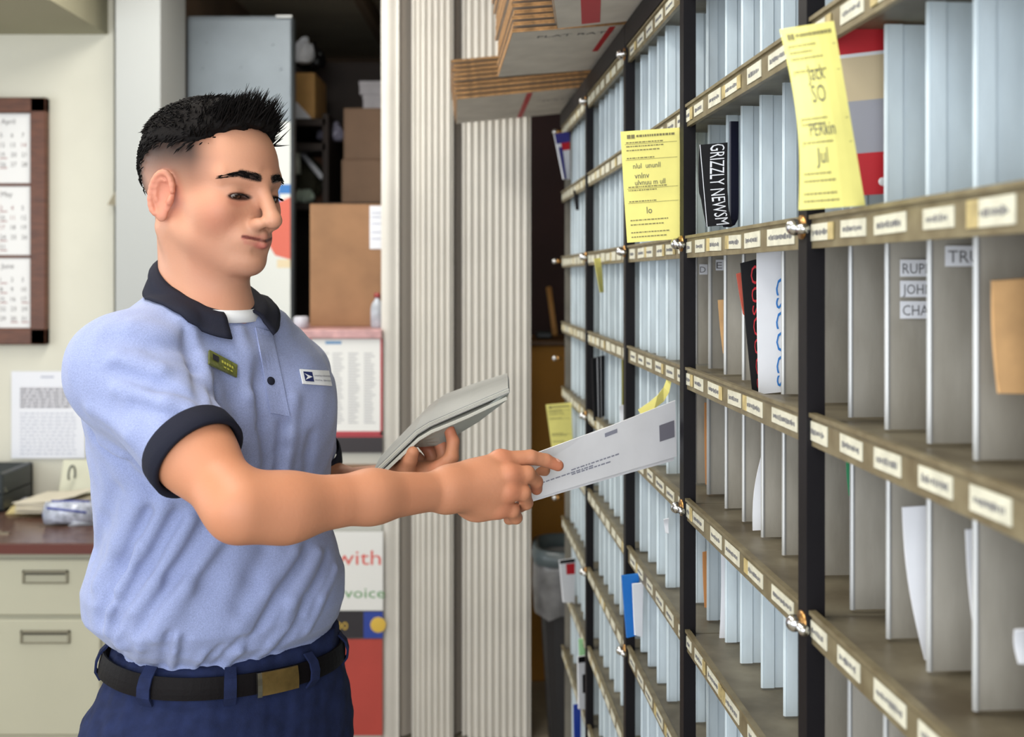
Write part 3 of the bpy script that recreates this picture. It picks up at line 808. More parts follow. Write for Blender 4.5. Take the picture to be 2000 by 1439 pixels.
for si, (ya, yb) in enumerate(SECT):
    mid = (ya+yb)/2
    root = empty('mail_sorting_case', CP(mid, 0, .0), names[si], 'mail case', 'bays of the mail sorting case')
    n = 6 if si in (0, 1, 2) else None
    rows = ROW if si < 4 else ROW[:-2]
    carcass = MB()
    cbox(carcass, ya, yb, -DEP-.006, -DEP, .06, 2.0)
    if si == 4: cbox(carcass, ya, ya+.004, -DEP, -.01, .06, 1.97)
    if si == 0: cbox(carcass, yb-.004, yb, -DEP, -.005, .06, 1.97)
    cbox(carcass, ya, yb, -DEP, .0, .0, .12)
    carcass.build('carcass', M_back, root)
    topf = MB(); cbox(topf, ya, yb, -DEP, .004, 1.972, 1.990); cbox(topf, ya, yb, -.0, .008, 1.970, 2.012)
    topf.build('top_frame', M_post, root)
    for ri, z in enumerate(rows):
        sh = MB(); cbox(sh, ya, yb, -DEP, 0, z-.0035, z+.0035)
        cbox(sh, ya, yb, -.003, .003, z-.018, z+.012, 1)
        cbox(sh, ya, yb, -.001, .006, z+.010, z+.014, 1)
        sh.build('shelf', [M_shelf, M_strip], root)
        # labels, one per pigeonhole
    ys = DIV[si] or list(np.linspace(ya, yb, n+1)[1:-1])
    ys = sorted(ys)
    edges = [ya]+ys+[yb]
    for ri in range(len(rows)):
        z1 = rows[ri]; z0 = rows[ri+1] if ri+1 < len(rows) else .12
        for k, y in enumerate(ys):
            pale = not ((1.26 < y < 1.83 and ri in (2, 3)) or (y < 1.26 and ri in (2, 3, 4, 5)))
            rec = REC if y < 1.83 else .020
            d = MB(); zb = z0+.006; zt = z1-.006; j = rr.uniform(-.003, .003)
            o = -rec+j*.6
            cbox(d, y-.0008, y+.0008, -DEP+.004, o, zb, zt, 0)
            # rolled front edge with a shallow rib behind it
            d.tube([CP(y, o, zb), CP(y, o, zt)], .0026 if si > 2 else .0032, 8, 1)
            if pale: cbox(d, y-.0022, y+.0008, o-.05, o-.038, zb, zt, 0)
            if pale: cbox(d, y-.0026, y+.0008, o-.014, o-.001, zb, zt, 1)
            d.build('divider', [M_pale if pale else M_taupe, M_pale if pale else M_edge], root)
        for k in range(len(edges)-1):
            if edges[k+1]-edges[k] < .03: continue
            yc = edges[k]+(edges[k+1]-edges[k])*rr.uniform(.42, .58); w = (edges[k+1]-edges[k])*rr.uniform(.58, .74)
            if si == 4 and (ri, k) in ((2, 1),): continue
            lb = MB(); h = rr.uniform(.0075, .0095); tz = rr.uniform(-.002, .002); zc = z1-.003
            def lp(y, o, z): p = CP(y, o, z); p[2] += (y-yc)*tz*8; return p
            def lbox(y0, y1, o0, o1, a, b, mi):
                vs = [lp(y, o, z) for y in (y0, y1) for o in (o0, o1) for z in (a, b)]
                lb.add(vs, [(0,1,3,2), (4,6,7,5), (0,4,5,1), (2,3,7,6), (0,2,6,4), (1,5,7,3)], mi)
            lbox(yc-w/2, yc+w/2, .0032, .0042, zc-h, zc+h, 0)
            if rr.rand() < .2: lbox(yc+w/2-.004, yc+w/2+.012, .0036, .0048, zc-h, zc+h, 2)
            if rr.rand() < .12: lbox(yc-w/2-.010, yc-w/2+.004, .0036, .0048, zc-h, zc+h, 2)
            # small print: uneven marks, too fine to read
            x = yc+w/2-.006
            while x > yc-w/2+.008 and si >= 2:
                l = rr.uniform(.0012, .0030); hh_ = rr.uniform(.0018, .0034); lbox(x-l, x, .0042, .0045, zc-hh_, zc+hh_*rr.uniform(.4, 1), 1); x -= l+rr.uniform(.0008, .0022)
            lb.build('label', [M_label, M_text, M_labely], root)
    # post at the far... near side of the bay
    if si < 4:
        y = posts[3-si]
        ps = MB(); cbox(ps, y-.013, y+.013, -.010, .008, .0, 1.969)
        ps.build('post', M_post, root)
        for z in (ROW[0], ROW[2]+.003, ROW[4]-.002, ROW[6]):
            b = MB(); b.tube([CP(y, .004, z), CP(y, .010, z)], .012, 14, 1)
            c = CP(y, .016, z); b.ball(c, .0085, 0, 14, 8); b.tube([CP(y+.02, .012, z-.002), CP(y-.02, .012, z-.002)], .005, 10, 0)
            b.build('bolt', [M_bolt, M_brassb], root, smooth=True)
    else:
        pass
    if si == 0:
        for z in (ROW[0], ROW[2], 1.29, 1.08, .88):
            b = MB(); b.tube([CP(3.345, .004, z), CP(3.345, .022, z)], .006, 10, 1); b.ball(CP(3.345, .024, z), .008, 0, 12, 8); b.build('bolt', [M_bolt, M_brassb], root, smooth=True)

# -------- things in the case
M_yel = mat('yellow_form_paper', (244, 236, 140), rough=.75, noise=.04, scale=20)
M_yink = mat('form_print', (128, 122, 84), rough=.8)
M_pen = mat('pen_writing', (92, 92, 88), rough=.8)
M_paper = mat('white_paper', (228, 231, 238), rough=.6, noise=.03, scale=12)
M_black = mat('black_print', (12, 12, 16), rough=.6, spec=.25)
M_red = mat('red_print', (190, 32, 44), rough=.5)
M_dred = mat('dark_red_print', (142, 24, 38), rough=.5)
M_bluep = mat('blue_print', (44, 120, 196), rough=.5)
M_kraft = mat('tan_kraft_paper', (204, 162, 112), rough=.75, noise=.08, scale=30)
M_orange = mat('orange_kraft', (206, 142, 84), rough=.75)
M_green = mat('green_print', (60, 160, 110), rough=.6)
M_bluef = mat('blue_folder', (28, 110, 192), rough=.4)
def pxgrid(tl_, tr, br, bl, n=10, m=6, bow=0.0, bowx=0.0):   # corners = (px,py,Y)
    c = [P(*q_) for q_ in (tl_, tr, br, bl)]; g = []
    for i in range(n+1):
        v = i/n; row = []
        for j in range(m+1):
            u = j/m; p = (1-v)*((1-u)*c[0]+u*c[1])+v*((1-u)*c[3]+u*c[2])
            p = p+np.array([bowx*math.sin(PI*v), bow*math.sin(PI*v)+0*u, 0]); row.append(p)
        g.append(row)
    return np.array(g)
def leaf(name, g, t, mats, label, cat, deco=None, group=None, smooth=True, kids=None):
    g = np.array(g); mb = MB(); mb.sheet(g, t)
    if deco: deco(mb, gfn(g, t/2+.0008))
    o = mb.build(name, mats, smooth=False, loc=tuple(g[-1].mean(axis=0)))
    return tag(o, label, cat, group)
def form(seed, hand):
    def d(mb, f):
        r_ = np.random.RandomState(seed)
        quadm(mb, f, .10, .16, .035, .07, 1); quadm(mb, f, .17, .23, .035, .07, 1)
        x = .26
        while x < .9: l = r_.uniform(.02, .06); quadm(mb, f, x, min(x+l, .93), .04, .06, 1); x += l+.012
        for v in (.10, .135, .17, .24, .50, .53, .63, .80, .84, .91, .95):
            x = .08
            if v in (.10, .24, .50, .63): quadm(mb, f, .06, .95, v+.018, v+.0215, 1)
            while x < .88*r_.uniform(.55, 1): l = r_.uniform(.015, .06); quadm(mb, f, x, x+l, v, v+.010, 1); x += l+.012
        for (txt, u, v, s) in hand:
            mb.text(txt, lambda a, b: f(u+a, v-b*.62), s, 2, cx=False)
    return d
# yellow hold forms sticking out of the pigeonholes
leaf('yellow_form', pxgrid((1212, 257, 1.69), (1327, 249, 1.70), (1333, 466, 1.70), (1225, 474, 1.69), 10, 6, .004), .0006, [M_yel, M_yink, M_pen],
     'yellow paper form hanging out of the case above the held envelope', 'form', form(1, [('nlul  ununll', .18, .34, .11), ('vnlnv', .2, .43, .12), ('ulvnuu m ull', .2, .49, .11), ('lo', .38, .75, .14)]))
g = []
for i in range(13):
    v = i/12; xl = 1523+ (34*v)+34*math.sin(PI*v*.95)*.5+(0); xr = 1628+62*v
    yl = 58+352*v; yr = 41+360*v
    g.append([P(xl+(xr-xl)*j/6, yl+(yr-yl)*j/6, .972-.018*math.sin(PI*v)-.006*math.sin(PI*j/6)) for j in range(7)])
leaf('yellow_form', g, .0006, [M_yel, M_yink, M_pen], 'large curled yellow form with handwriting in front of the red and grey brochure', 'form',
     form(2, [('Jack', .32, .30, .2), ('SO', .34, .42, .22), ('PERkin', .22, .60, .17), ('Jul', .3, .75, .2)]))
leaf('yellow_form', pxgrid((1066, 790, 3.08), (1116, 786, 3.10), (1120, 905, 3.10), (1082, 905, 3.08), 8, 4, .01), .001, [M_yel, M_yink, M_pen],
     'small yellow form sticking out at the far end of the case', 'form', form(3, []))
g = []
for i in range(15):                                 # curling strip
    t = i/14; x = 1246+66*t**.8; y = 806-20*t-72*t**2.6; dx = 16; w = 18
    g.append([P(x+dx*j*.5*.5, y+w*(.4+.6*(1-abs(1-2*t)))*j*.5*.6-0*j, 1.84-.02*t) for j in range(3)])
leaf('yellow_slip', [[P(1303, 716, 1.80), P(1314, 722, 1.80)], [P(1303, 738, 1.80), P(1312, 742, 1.80)], [P(1296, 756, 1.80), P(1307, 766, 1.80)], [P(1284, 772, 1.80), P(1296, 784, 1.81)],
                    [P(1268, 785, 1.81), P(1278, 798, 1.81)], [P(1246, 800, 1.82), P(1254, 812, 1.82)]], .0006, [M_yel], 'curling yellow slip just above the held envelope', 'slip')
leaf('yellow_slip', [[P(1160, 505, 2.47), P(1173, 503, 2.49)], [P(1166, 540, 2.47), P(1177, 540, 2.49)], [P(1172, 571, 2.47), P(1179, 571, 2.49)]], .0008, [M_yel], 'narrow yellow slip hanging at the second far post', 'slip')
leaf('yellow_slip', pxgrid((1215, 690, 2.24), (1222, 690, 2.25), (1222, 795, 2.25), (1215, 795, 2.24), 4, 2), .0008, [mat('olive_slip', (176, 168, 70), rough=.7)], 'thin olive yellow slip beside the post left of the curling slip', 'slip')
# brochure
def dbro(mb, f):
    quadm(mb, f, 0, 1, 0, .19, 1); quadm(mb, f, 0, 1, .19, .21, 4)
    mb.text("IT'S TIME", lambda a, b: f(.18+a*1.0, .13-b*.26), .30, 4, cx=False)
    quadm(mb, f, 0, 1, .21, .46, 3); quadm(mb, f, .40, .9, .28, .42, 5); quadm(mb, f, .47, .85, .30, .40, 6)
    quadm(mb, f, 0, 1, .46, .76, 2); mb.add([f(.84, .55), f(.70, .66), f(.66, .72), f(.84, .74)], [(0, 1, 2, 3)], 7)
    quadm(mb, f, 0, 1, .76, 1, 1); mb.ball(f(.70, .93), .004, 4, 12, 8, (1, .2, 1))
leaf('brochure', pxgrid((1600, 48, 1.066), (1760, 28, 1.066), (1760, 377, 1.066), (1640, 384, 1.066), 12, 6, .001), .0012,
     [M_paper, M_red, mat('grey_print', (158, 160, 172), rough=.5), mat('sand_print', (206, 190, 158), rough=.5), M_paper, mat('ochre_print', (190, 150, 96), rough=.5), mat('umber_print', (128, 92, 66), rough=.5), M_black],
     'red, sand and grey brochure behind the large yellow form', 'brochure', dbro)
# black newsletter, folded into a U
g = []
Yn = 1.548
prof = [(1366, 1.530), (1378, 1.530), (1394, 1.530), (1410, 1.530), (1421, 1.530)]
for i in range(13):
    v = i/12; y = 283+160*v
    sh_ = 10*(1-math.cos(PI*v/2*1.0))*v+ (8*v if v > .6 else 0)*.5-6*math.sin(PI*v)*.5
    g.append([P(x+sh_*(1-j/5)+ (j/4)*6*max(0, v-.8)*5, y+(-5+5*0)*(j/4), Y_) for j, (x, Y_) in enumerate(prof)])
def dnews(mb, f):
    mb.text('GRIZZLY NEWSMAGAZINE', lambda a, b: f(.42+b*1.0, .02+a*.88), .33*.36, 1, cx=False) if False else None
    vs, fs = textgeo('GRIZZLY NEWSM')
    W = max(v[0] for v in vs)
    mb.add([f(.40+.48*(v_[1]/.72), .01+.98*v_[0]/W) for v_ in vs], fs, 1)
    quadm(mb, f, 0, .03, 0, 1, 1)
o = leaf('newsletter', g, .0015, [M_black, M_paper], 'black newsletter with white vertical lettering between the thick posts', 'newsletter', dnews)
mb = MB(); g2 = []
for i in range(14):
    v = i/13
    if v < .8: y = 237+(420-237)*v/.8; x = 1426; d = 0
    else: a = (v-.8)/.2*PI/2; y = 420+22*math.sin(a); x = 1426-14*(1-math.cos(a))
    g2.append([P(x+0, y, Yn-.008), P(x+8, y, Yn-.004), P(x+15-6*max(0, v-.8), y, Yn)])
mb.sheet(g2, .003, 0)
c = mb.build('back_cover', [mat('newsletter_back', (30, 30, 52), rough=.4)], o)
# black and red catalogue, white catalogue
def dcat(mb, f):
    vs, fs = textgeo('OUSOUOS'); W = max(v[0] for v in vs)
    mb.add([f(.42+.42*(v_[1]/.72), .04+.92*v_[0]/W) for v_ in vs], fs, 1)
leaf('catalogue', pxgrid((1446, 514, 1.400), (1490, 503, 1.400), (1492, 766, 1.400), (1470, 772, 1.400), 8, 4, .003), .003, [M_black, M_red], 'black catalogue with red vertical lettering beside the white one', 'catalogue', dcat)
leaf('catalogue', pxgrid((1438, 535, 1.420), (1462, 528, 1.420), (1472, 640, 1.420), (1452, 612, 1.420), 8, 4, .003), .003, [mat('brick_print', (176, 78, 62), rough=.6)], 'brick red folded paper just left of the black and red catalogue', 'paper')
def dcat2(mb, f):
    vs, fs = textgeo('CSCOCS'); W = max(v[0] for v in vs)
    mb.add([f(.60+.40*(v_[1]/.72), .20+.76*v_[0]/W) for v_ in vs], fs, 1)
leaf('catalogue', pxgrid((1478, 491, 1.372), (1540, 484, 1.372), (1540, 764, 1.372), (1482, 770, 1.372), 8, 4, .003), .004, [M_paper, M_bluep], 'white catalogue with light blue vertical lettering', 'catalogue', dcat2)
def letter(name, q_, label, m, cat='letter', t=.0015, bow=.004, bowx=0, deco=None): return leaf(name, pxgrid(*q_, 10, 3, bow, bowx), t, m if isinstance(m, list) else [m], label, cat, deco)
letter('letter', ((1486, 893, 1.462), (1506, 890, 1.462), (1506, 1034, 1.462), (1470, 1036, 1.462)), 'white letter leaning in the middle grey pigeonholes below the white catalogue', M_paper, bowx=-.003)
letter('letter', ((1408, 1078, 1.640), (1430, 1076, 1.640), (1430, 1286, 1.640), (1402, 1285, 1.64)), 'tall white letter standing in the pale pigeonholes left of the thickest post', M_paper, bowx=.003)
letter('envelope', ((1372, 1078, 1.75), (1392, 1074, 1.75), (1390, 1188, 1.75), (1376, 1186, 1.75)), 'orange kraft envelope left of the tall white letter', M_orange, 'envelope')
letter('envelope', ((1376, 786, 1.75), (1392, 786, 1.75), (1392, 948, 1.75), (1378, 946, 1.75)), 'faded orange envelope in the pigeonhole right of the middle post', M_orange, 'envelope')
letter('envelope', ((1402, 586, 1.64), (1426, 584, 1.64), (1430, 690, 1.64), (1412, 690, 1.64)), 'small beige envelope in the grey pigeonhole left of the catalogues', M_kraft, 'envelope')
letter('envelope', ((1938, 548, .82), (2046, 540, .82), (2046, 770, .82), (1950, 768, .82)), 'large tan envelope at the right edge of the picture', M_kraft, 'envelope', t=.004)
letter('letter', ((1762, 990, .975), (1850, 984, .975), (1850, 1290, .975), (1806, 1288, .975)), 'large white letter curving out of the near pigeonhole', M_paper, bowx=-.003, t=.002)
letter('letter', ((1886, 1034, .885), (1930, 1030, .885), (1930, 1262, .885), (1906, 1258, .885)), 'white letter right of the large curving one', M_paper, t=.002)
letter('letter', ((1982, 1230, .80), (2040, 1226, .80), (2040, 1300, .80), (1990, 1296, .80)), 'white letter corner at the lower right picture edge', M_paper)
letter('divider_card', ((1653, 876, 1.135), (1672, 876, 1.135), (1672, 968, 1.135), (1658, 968, 1.135)), 'thin green card in the near grey pigeonhole', M_green, 'card')
letter('folder', ((1214, 1124, 2.045), (1248, 1120, 2.05), (1244, 1240, 2.05), (1224, 1245, 2.045)), 'bright blue folder sticking out low in the case', M_bluef, 'folder', t=.006)
letter('letter', ((1235, 1140, 2.030), (1256, 1138, 2.035), (1254, 1244, 2.035), (1240, 1240, 2.03)), 'white letter against the bright blue folder', M_paper, t=.004)
letter('magazine', ((1156, 700, 2.600), (1180, 694, 2.61), (1180, 812, 2.61), (1160, 822, 2.60)), 'black magazine standing by the far post left of the olive slip', [M_black, M_paper], 'magazine', t=.006, deco=lambda mb, f: (quadm(mb, f, .35, .40, 0, 1, 1), quadm(mb, f, .65, .68, 0, 1, 1)))
letter('letter', ((1210, 792, 2.20), (1222, 790, 2.20), (1222, 822, 2.20), (1212, 822, 2.20)), 'small white letter corner above the held envelope', M_paper)
letter('letter', ((1296, 1014, 1.86), (1306, 1012, 1.86), (1306, 1042, 1.86), (1300, 1040, 1.86)), 'tiny white letter corner under the held envelope', M_paper)
letter('magazine', ((1082, 262, 3.20), (1112, 256, 3.22), (1113, 350, 3.22), (1100, 350, 3.20)), 'blue, red and white magazine in the top far corner of the case', [M_paper, mat('violet_print', (58, 56, 130), rough=.5), M_red], 'magazine', t=.004, deco=lambda mb, f: (quadm(mb, f, 0, 1, 0, .22, 1), quadm(mb, f, .35, 1, .22, .38, 2), quadm(mb, f, .1, .4, .3, 1, 1)))
letter('folder', ((1120, 372, 3.00), (1130, 370, 3.0), (1131, 410, 3.0), (1124, 410, 3.0)), 'small black folder corner below the blue and red magazine', M_black, 'folder')
letter('magazine', ((1092, 1094, 3.10), (1122, 1090, 3.12), (1122, 1178, 3.12), (1100, 1176, 3.10)), 'white and red magazine low at the far end of the case', [M_paper, M_red, M_black], 'magazine', t=.004, deco=lambda mb, f: (quadm(mb, f, .4, 1, .1, .35, 1), quadm(mb, f, 0, 1, 0, .08, 2)))
letter('magazine', ((1128, 1282, 2.80), (1154, 1278, 2.82), (1154, 1386, 2.82), (1130, 1384, 2.80)), 'white magazine with black top low by the far post', [M_paper, M_black, mat('mint_print', (150, 205, 150), rough=.6)], 'magazine', t=.004, deco=lambda mb, f: (quadm(mb, f, 0, 1, 0, .12, 1), quadm(mb, f, .3, .5, .35, .7, 1)))
letter('folder', ((1130, 1248, 2.84), (1152, 1246, 2.85), (1152, 1284, 2.85), (1132, 1284, 2.84)), 'mint green folder above the white magazine with black top', mat('mint_folder', (156, 208, 156), rough=.6), 'folder', t=.003)
letter('folder', ((1120, 1376, 2.83), (1134, 1374, 2.84), (1134, 1450, 2.84), (1122, 1450, 2.83)), 'dark blue folder at the bottom edge by the far post', mat('royal_folder', (30, 62, 160), rough=.5), 'folder', t=.003)
# name tapes stuck on the divider faces
def tape(px0, py0, px1, py1, Y, txt, sz):
    c = np.array([P(px0, py0, Y), P(px1, py0, Y), P(px1, py1, Y), P(px0, py1, Y)])
    g = np.array([[c[0], c[1]], [c[3], c[2]]]); mb = MB(); mb.sheet(g, .0006); f = gfn(g, .0007)
    vs, fs = textgeo(txt); W = max(v[0] for v in vs) if vs else 1
    mb.add([f(.06+sz*v_[0]/W, .82-.62*v_[1]/.72) for v_ in vs], fs, 1)
    o = mb.build('name_tape', [M_paper, M_text], smooth=False, loc=tuple(c.mean(axis=0)))
    return o
caseN = [o for o in bpy.data.objects if o.get('label') == names[4]][0]; caseM = [o for o in bpy.data.objects if o.get('label') == names[3]][0]
def reparent(o, p): o.location = tuple(np.array(o.location)-np.array(world_loc(p))); o.parent = p
for a in ((1758, 507, 1834, 540, 1.0300, 'RUPER', .92, 0), (1758, 548, 1834, 580, 1.0300, 'JOHNS', .92, 0), (1758, 588, 1834, 622, 1.0300, 'CHARI', .92, 0), (1846, 480, 1930, 520, .944, 'TRUJ', .85, 0)):
    reparent(tape(*a[:7]), caseN)
caseF = [o for o in bpy.data.objects if o.get('label') == names[2]][0]
for a in ((1366, 516, 1382, 536, 1.8075, 'D', .7), (1398, 507, 1414, 528, 1.7145, 'E', .7)): reparent(tape(*a), caseF)

# -------- flattened mailing boxes piled on top of the case
M_card = mat('brown_corrugated_edge', (176, 134, 88), rough=.85, noise=.25, scale=90)
M_flat = mat('printed_box_face', (208, 204, 198), rough=.75, noise=.06, scale=15)
def pile(name, ctr, rz_, ry_, rx_, w, l, n, t, label, group, over=0., deco=None, jit=.004):
    out = []
    for k in range(n):
        mb = MB(); a = rr.uniform(-jit, jit); b = rr.uniform(-jit, jit)
        th = t*.55
        mb.box(-w/2+a, w/2+a, -l/2+b, l/2+b, k*t, k*t+th*.42, 0); mb.box(-w/2+a, w/2+a, -l/2+b, l/2+b, k*t+th*.58, k*t+th, 0)
        mb.box(-w/2+a, -w/2+a+.006, -l/2+b, l/2+b, k*t, k*t+th, 0) if False else None
        mb.box(-w/2+a+.004, w/2+a-.004, -l/2+b+.004, l/2+b-.004, k*t+th*.42, k*t+th*.58, 0)
        # underside print
        zf = k*t-.0004
        mb.add([(-w/2+a+.001, -l/2+b+.001, zf), (w/2+a-.001, -l/2+b+.001, zf), (w/2+a-.001, l/2+b-.001, zf), (-w/2+a+.001, l/2+b-.001, zf)], [(0, 3, 2, 1)], 1)
        if k == 0 and deco: deco(mb, zf-.0005, w, l)
        M_ = rotM(ctr, rz_, ry_, rx_)
        mb.v = [tuple(M_ @ Vector(p)) for p in mb.v]
        o = mb.build(name, [M_card, M_flat, M_red, M_text], loc=tuple(M_ @ Vector((0, 0, k*t))))
        tag(o, label if k else label.replace('flattened', 'lowest flattened', 1), 'box', group); out.append(o)
    return out
def q2(mb, x0, x1, y0, y1, z, mi): mb.add([(x0, y0, z), (x1, y0, z), (x1, y1, z), (x0, y1, z)], [(0, 3, 2, 1)], mi)
def d1(mb, z, w, l):
    q2(mb, -w*.13, -w*.10, -l/2+.005, l/2-.005, z, 2)
    mb.text('FLAT RATE', lambda a, b: np.array([-w*.02+a, -l*.12-b, z]), .030, 3, cx=False)
    q2(mb, -w/2, w/2, l*.28, l*.285, z, 3)
def d2(mb, z, w, l):
    q2(mb, -w*.13, -w*.105, -l/2+.01, l*.02, z, 2)
    mb.text('FLAT RATE', lambda a, b: np.array([-w*.40+a*1.1, -l*.36-b, z]), .030, 3, cx=False)
def d3(mb, z, w, l): q2(mb, -w*.40, -w*.33, -l/2+.02, l/2-.02, z, 2)
# ================================================================ ROOM
M_wall = mat('cream_wall_paint', (214, 212, 198), rough=.9, noise=.03, scale=3, bump=.1, bscale=120)
M_pil = mat('white_pillar_paint', (172, 175, 174), rough=.85, bump=.1, bscale=120)
M_brownw = mat('brown_back_wall', (104, 84, 66), rough=.9, noise=.15, scale=3)
M_ceil = mat('ceiling_paint', (168, 158, 134), rough=.95, noise=.05, scale=5)
M_floor = mat('floor_vinyl', (150, 140, 122), rough=.5, noise=.12, scale=5)
M_maroon = mat('dark_maroon_wall', (44, 22, 22), rough=.8, noise=.2, scale=3)
FY = 4.10
b = MB(); b.box(-2.9, .95, -1.0, 7.0, -.05, 0); struct('floor', b, M_floor)
b = MB(); b.box(-2.9, .95, -1.0, 7.0, 2.78, 2.83); struct('ceiling', b, M_ceil)
xl = (222-CX)/FPX*FY
b = MB(); b.box(-2.9, xl, FY, FY+.1, 0, 2.78); struct('wall_back', b, M_wall)
b = MB(); b.box(.85, .95, -1.0, 7.0, 0, 2.78); struct('wall_right', b, M_wall)
b = MB(); b.box(-3.0, -2.9, -1.0, 7.0, 0, .9); b.box(-3.0, -2.9, -1.0, 7.0, 2.4, 2.78); b.box(-3.0, -2.9, -1.0, .2, .9, 2.4); b.box(-3.0, -2.9, 3.2, 7.0, .9, 2.4)
b.box(-3.0, -2.9, 1.65, 1.75, .9, 2.4); struct('wall_left', b, M_wall)
M_fr = mat('window_frame_paint', (220, 220, 216), rough=.5)
M_glass = mat('window_glass', (240, 245, 248), rough=.05, trans=1)
for k, (y0, y1) in enumerate(((.2, 1.65), (1.75, 3.2))):
    f = MB()
    for a_ in ((y0, y0+.04, .9, 2.4), (y1-.04, y1, .9, 2.4), (y0, y1, .9, .94), (y0, y1, 2.36, 2.4), (y0, y1, 1.63, 1.67)): f.box(-2.98, -2.93, *a_)
    struct('window_%d' % (k+1), f, M_fr)
M_sof = mat('soffit_paint', (160, 156, 132), rough=.9)
b = MB(); b.box(-2.9, xl-.02, 3.2, FY, 2.402, 2.78); b.box(-2.9, xl-.02, 3.55, 3.57, 2.398, 2.402); struct('trim_1', b, M_sof)
# pillar / jamb at the opening
px0 = (226-CX)/FPX*3.9; px1 = (313-CX)/FPX*3.9
b = MB(); b.box(px0, px1, 3.9, 4.2, 0, 2.78); struct('wall_pillar', b, M_pil)
b = MB(); b.box(-1.40, -1.245, 4.2, 6.5, 0, 2.78); struct('wall_inner', b, M_brownw)
b = MB(); b.box(-1.40, .84, 6.5, 6.6, 0, 2.78); struct('wall_far', b, M_brownw)
b = MB()
x0 = (720-CX)/FPX*5.0
b.box(x0-.04, x0, 4.3, 6.5, 2.70, 2.78); struct('trim_2', b, mat('ceiling_bead', (110, 92, 72), rough=.8))
# dark partition closing the gap right of the folding gate
b = MB(); b.box((1000-CX)/FPX*4.7, .85, 4.7, 4.78, 0, 2.78); struct('wall_partition', b, M_maroon)
# peeled paper flap on the wall
fl = MB(); q_ = [P(229, 340, 4.098), P(236, 402, 4.095), P(209, 400, 4.05), P(226, 372, 4.08)]
fl.sheet([[q_[0], P(234, 342, 4.098)], [q_[3], P(236, 372, 4.098)], [q_[2], q_[1]]], .001)
tag(fl.build('paper_flap', mat('flap_paper', (196, 186, 162), rough=.8), loc=tuple(P(230, 370, 4.08))), 'small curled paper flap hanging beside the white pillar', 'paper')

# folding gate: accordion of ribbed leaves
M_gate = mat('gate_vinyl', (212, 208, 200), rough=.55, noise=.04, scale=4)
M_groove = mat('groove_shade_vinyl', (176, 168, 158), rough=.6)  # gate colour darkened, the shade of the grooves painted in
GY = 3.78
def gx(px): return (px-CX)/FPX*GY
gate = empty('folding_gate', (gx(890), GY, 0), 'cream ribbed folding gate pushed together behind the man', 'folding gate')
def ribbed(x0, x1, y, n, amp, name, m, slope=0.):
    pts = []; N_ = n*8
    for i in range(N_+1):
        t = i/N_; s_ = (t*n) % 1
        w = math.sin(PI*min(1, s_/.72)) if s_ < .72 else -.35*math.sin(PI*(s_-.72)/.28)
        pts.append((x0+(x1-x0)*t, y+slope*t-amp*w))
    mb = MB(); k = len(pts)
    vs = [(x, y_, z) for z in (.01, 2.76) for x, y_ in pts]+[(x, y_+.006, z) for z in (.01, 2.76) for x, y_ in pts]
    fs = [(i, i+1, k+i+1, k+i) for i in range(k-1)]+[(2*k+i, 3*k+i, 3*k+i+1, 2*k+i+1) for i in range(k-1)]
    fs += [(i, 2*k+i, 2*k+i+1, i+1) for i in range(k-1)]+[(k+i, k+i+1, 3*k+i+1, 3*k+i) for i in range(k-1)]+[(0, k, 3*k, 2*k), (k-1, 3*k-1, 4*k-1, 2*k-1)][:2]
    mb.add(vs, fs); return mb.build(name, m, gate, smooth=False)
ribbed(gx(748), gx(782), GY-.05, 1, .006, 'gate_leaf', M_gate)
ribbed(gx(782), gx(806), GY-.02, 1, .004, 'gate_leaf', M_groove, .03)
ribbed(gx(806), gx(826), GY-.03, 2, .006, 'gate_leaf', M_gate)
ribbed(gx(826), gx(886), GY-.035, 5, .008, 'gate_leaf', M_gate)
ribbed(gx(886), gx(903), GY+.0, 1, .004, 'gate_leaf', M_groove, .03)
ribbed(gx(903), gx(914), GY-.01, 1, .006, 'gate_leaf', M_gate)
ribbed(gx(914), gx(1036), GY-.03, 9, .008, 'gate_leaf', M_gate)
for a_, c_ in ((748, 782), (826, 886), (914, 1036)):
    mb = MB(); mb.box(gx(a_)+.004, gx(c_)-.004, GY-.02, GY+.06, .01, 2.76); mb.build('gate_core', M_groove, gate)
for a_ in (784, 888, 905):
    mb = MB(); mb.box(gx(a_), gx(a_+3), GY-.012, GY+.05, .01, 2.76); mb.build('gap_shade_strip', mat('gap_shade', (104, 96, 90), rough=.7), gate)  # dark strips standing in for shade in the gaps between leaves

# ---------------- left side: framed calendars, notice, desk
M_wood = mat('brown_frame_wood', (104, 62, 42), rough=.45, noise=.3, scale=18, rgb2=(78, 44, 30), stretch=(1, 1, 6))
M_woodin = mat('lighter_inner_wood', (132, 88, 50), rough=.5, noise=.2, scale=20)
M_calp = mat('calendar_paper', (226, 226, 226), rough=.6)
M_cink = mat('calendar_print', (96, 92, 96), rough=.7); M_cred = mat('calendar_red_print', (150, 96, 96), rough=.7)
YW = 4.075
fr = empty('framed_calendar_board', P(60, 672, 4.095), 'brown wooden frame with three calendar sheets on the left wall', 'calendar')
def wq(px, py, Y=YW): return P(px, py, Y)
def pxbox(mb, x0, x1, y0, y1, Ya, Yb, mi=0, bev=0):
    s_ = FPX/Yb if False else None
    a_ = P(x0, y0, Yb); c_ = P(x1, y1, Yb); mb.box(a_[0], c_[0], Ya, Yb, c_[2], a_[2], mi, bev=bev)
XL0 = -330
for nm, r_ in (('frame_rail', (XL0, 97, 193, 222)), ('frame_rail', (XL0, 97, 640, 672)), ('frame_stile', (66, 97, 193, 672)), ('frame_stile', (XL0, XL0+32, 193, 672))):
    mb = MB(); pxbox(mb, *r_, 4.06, 4.095, bev=.004); mb.build(nm, M_wood, fr)
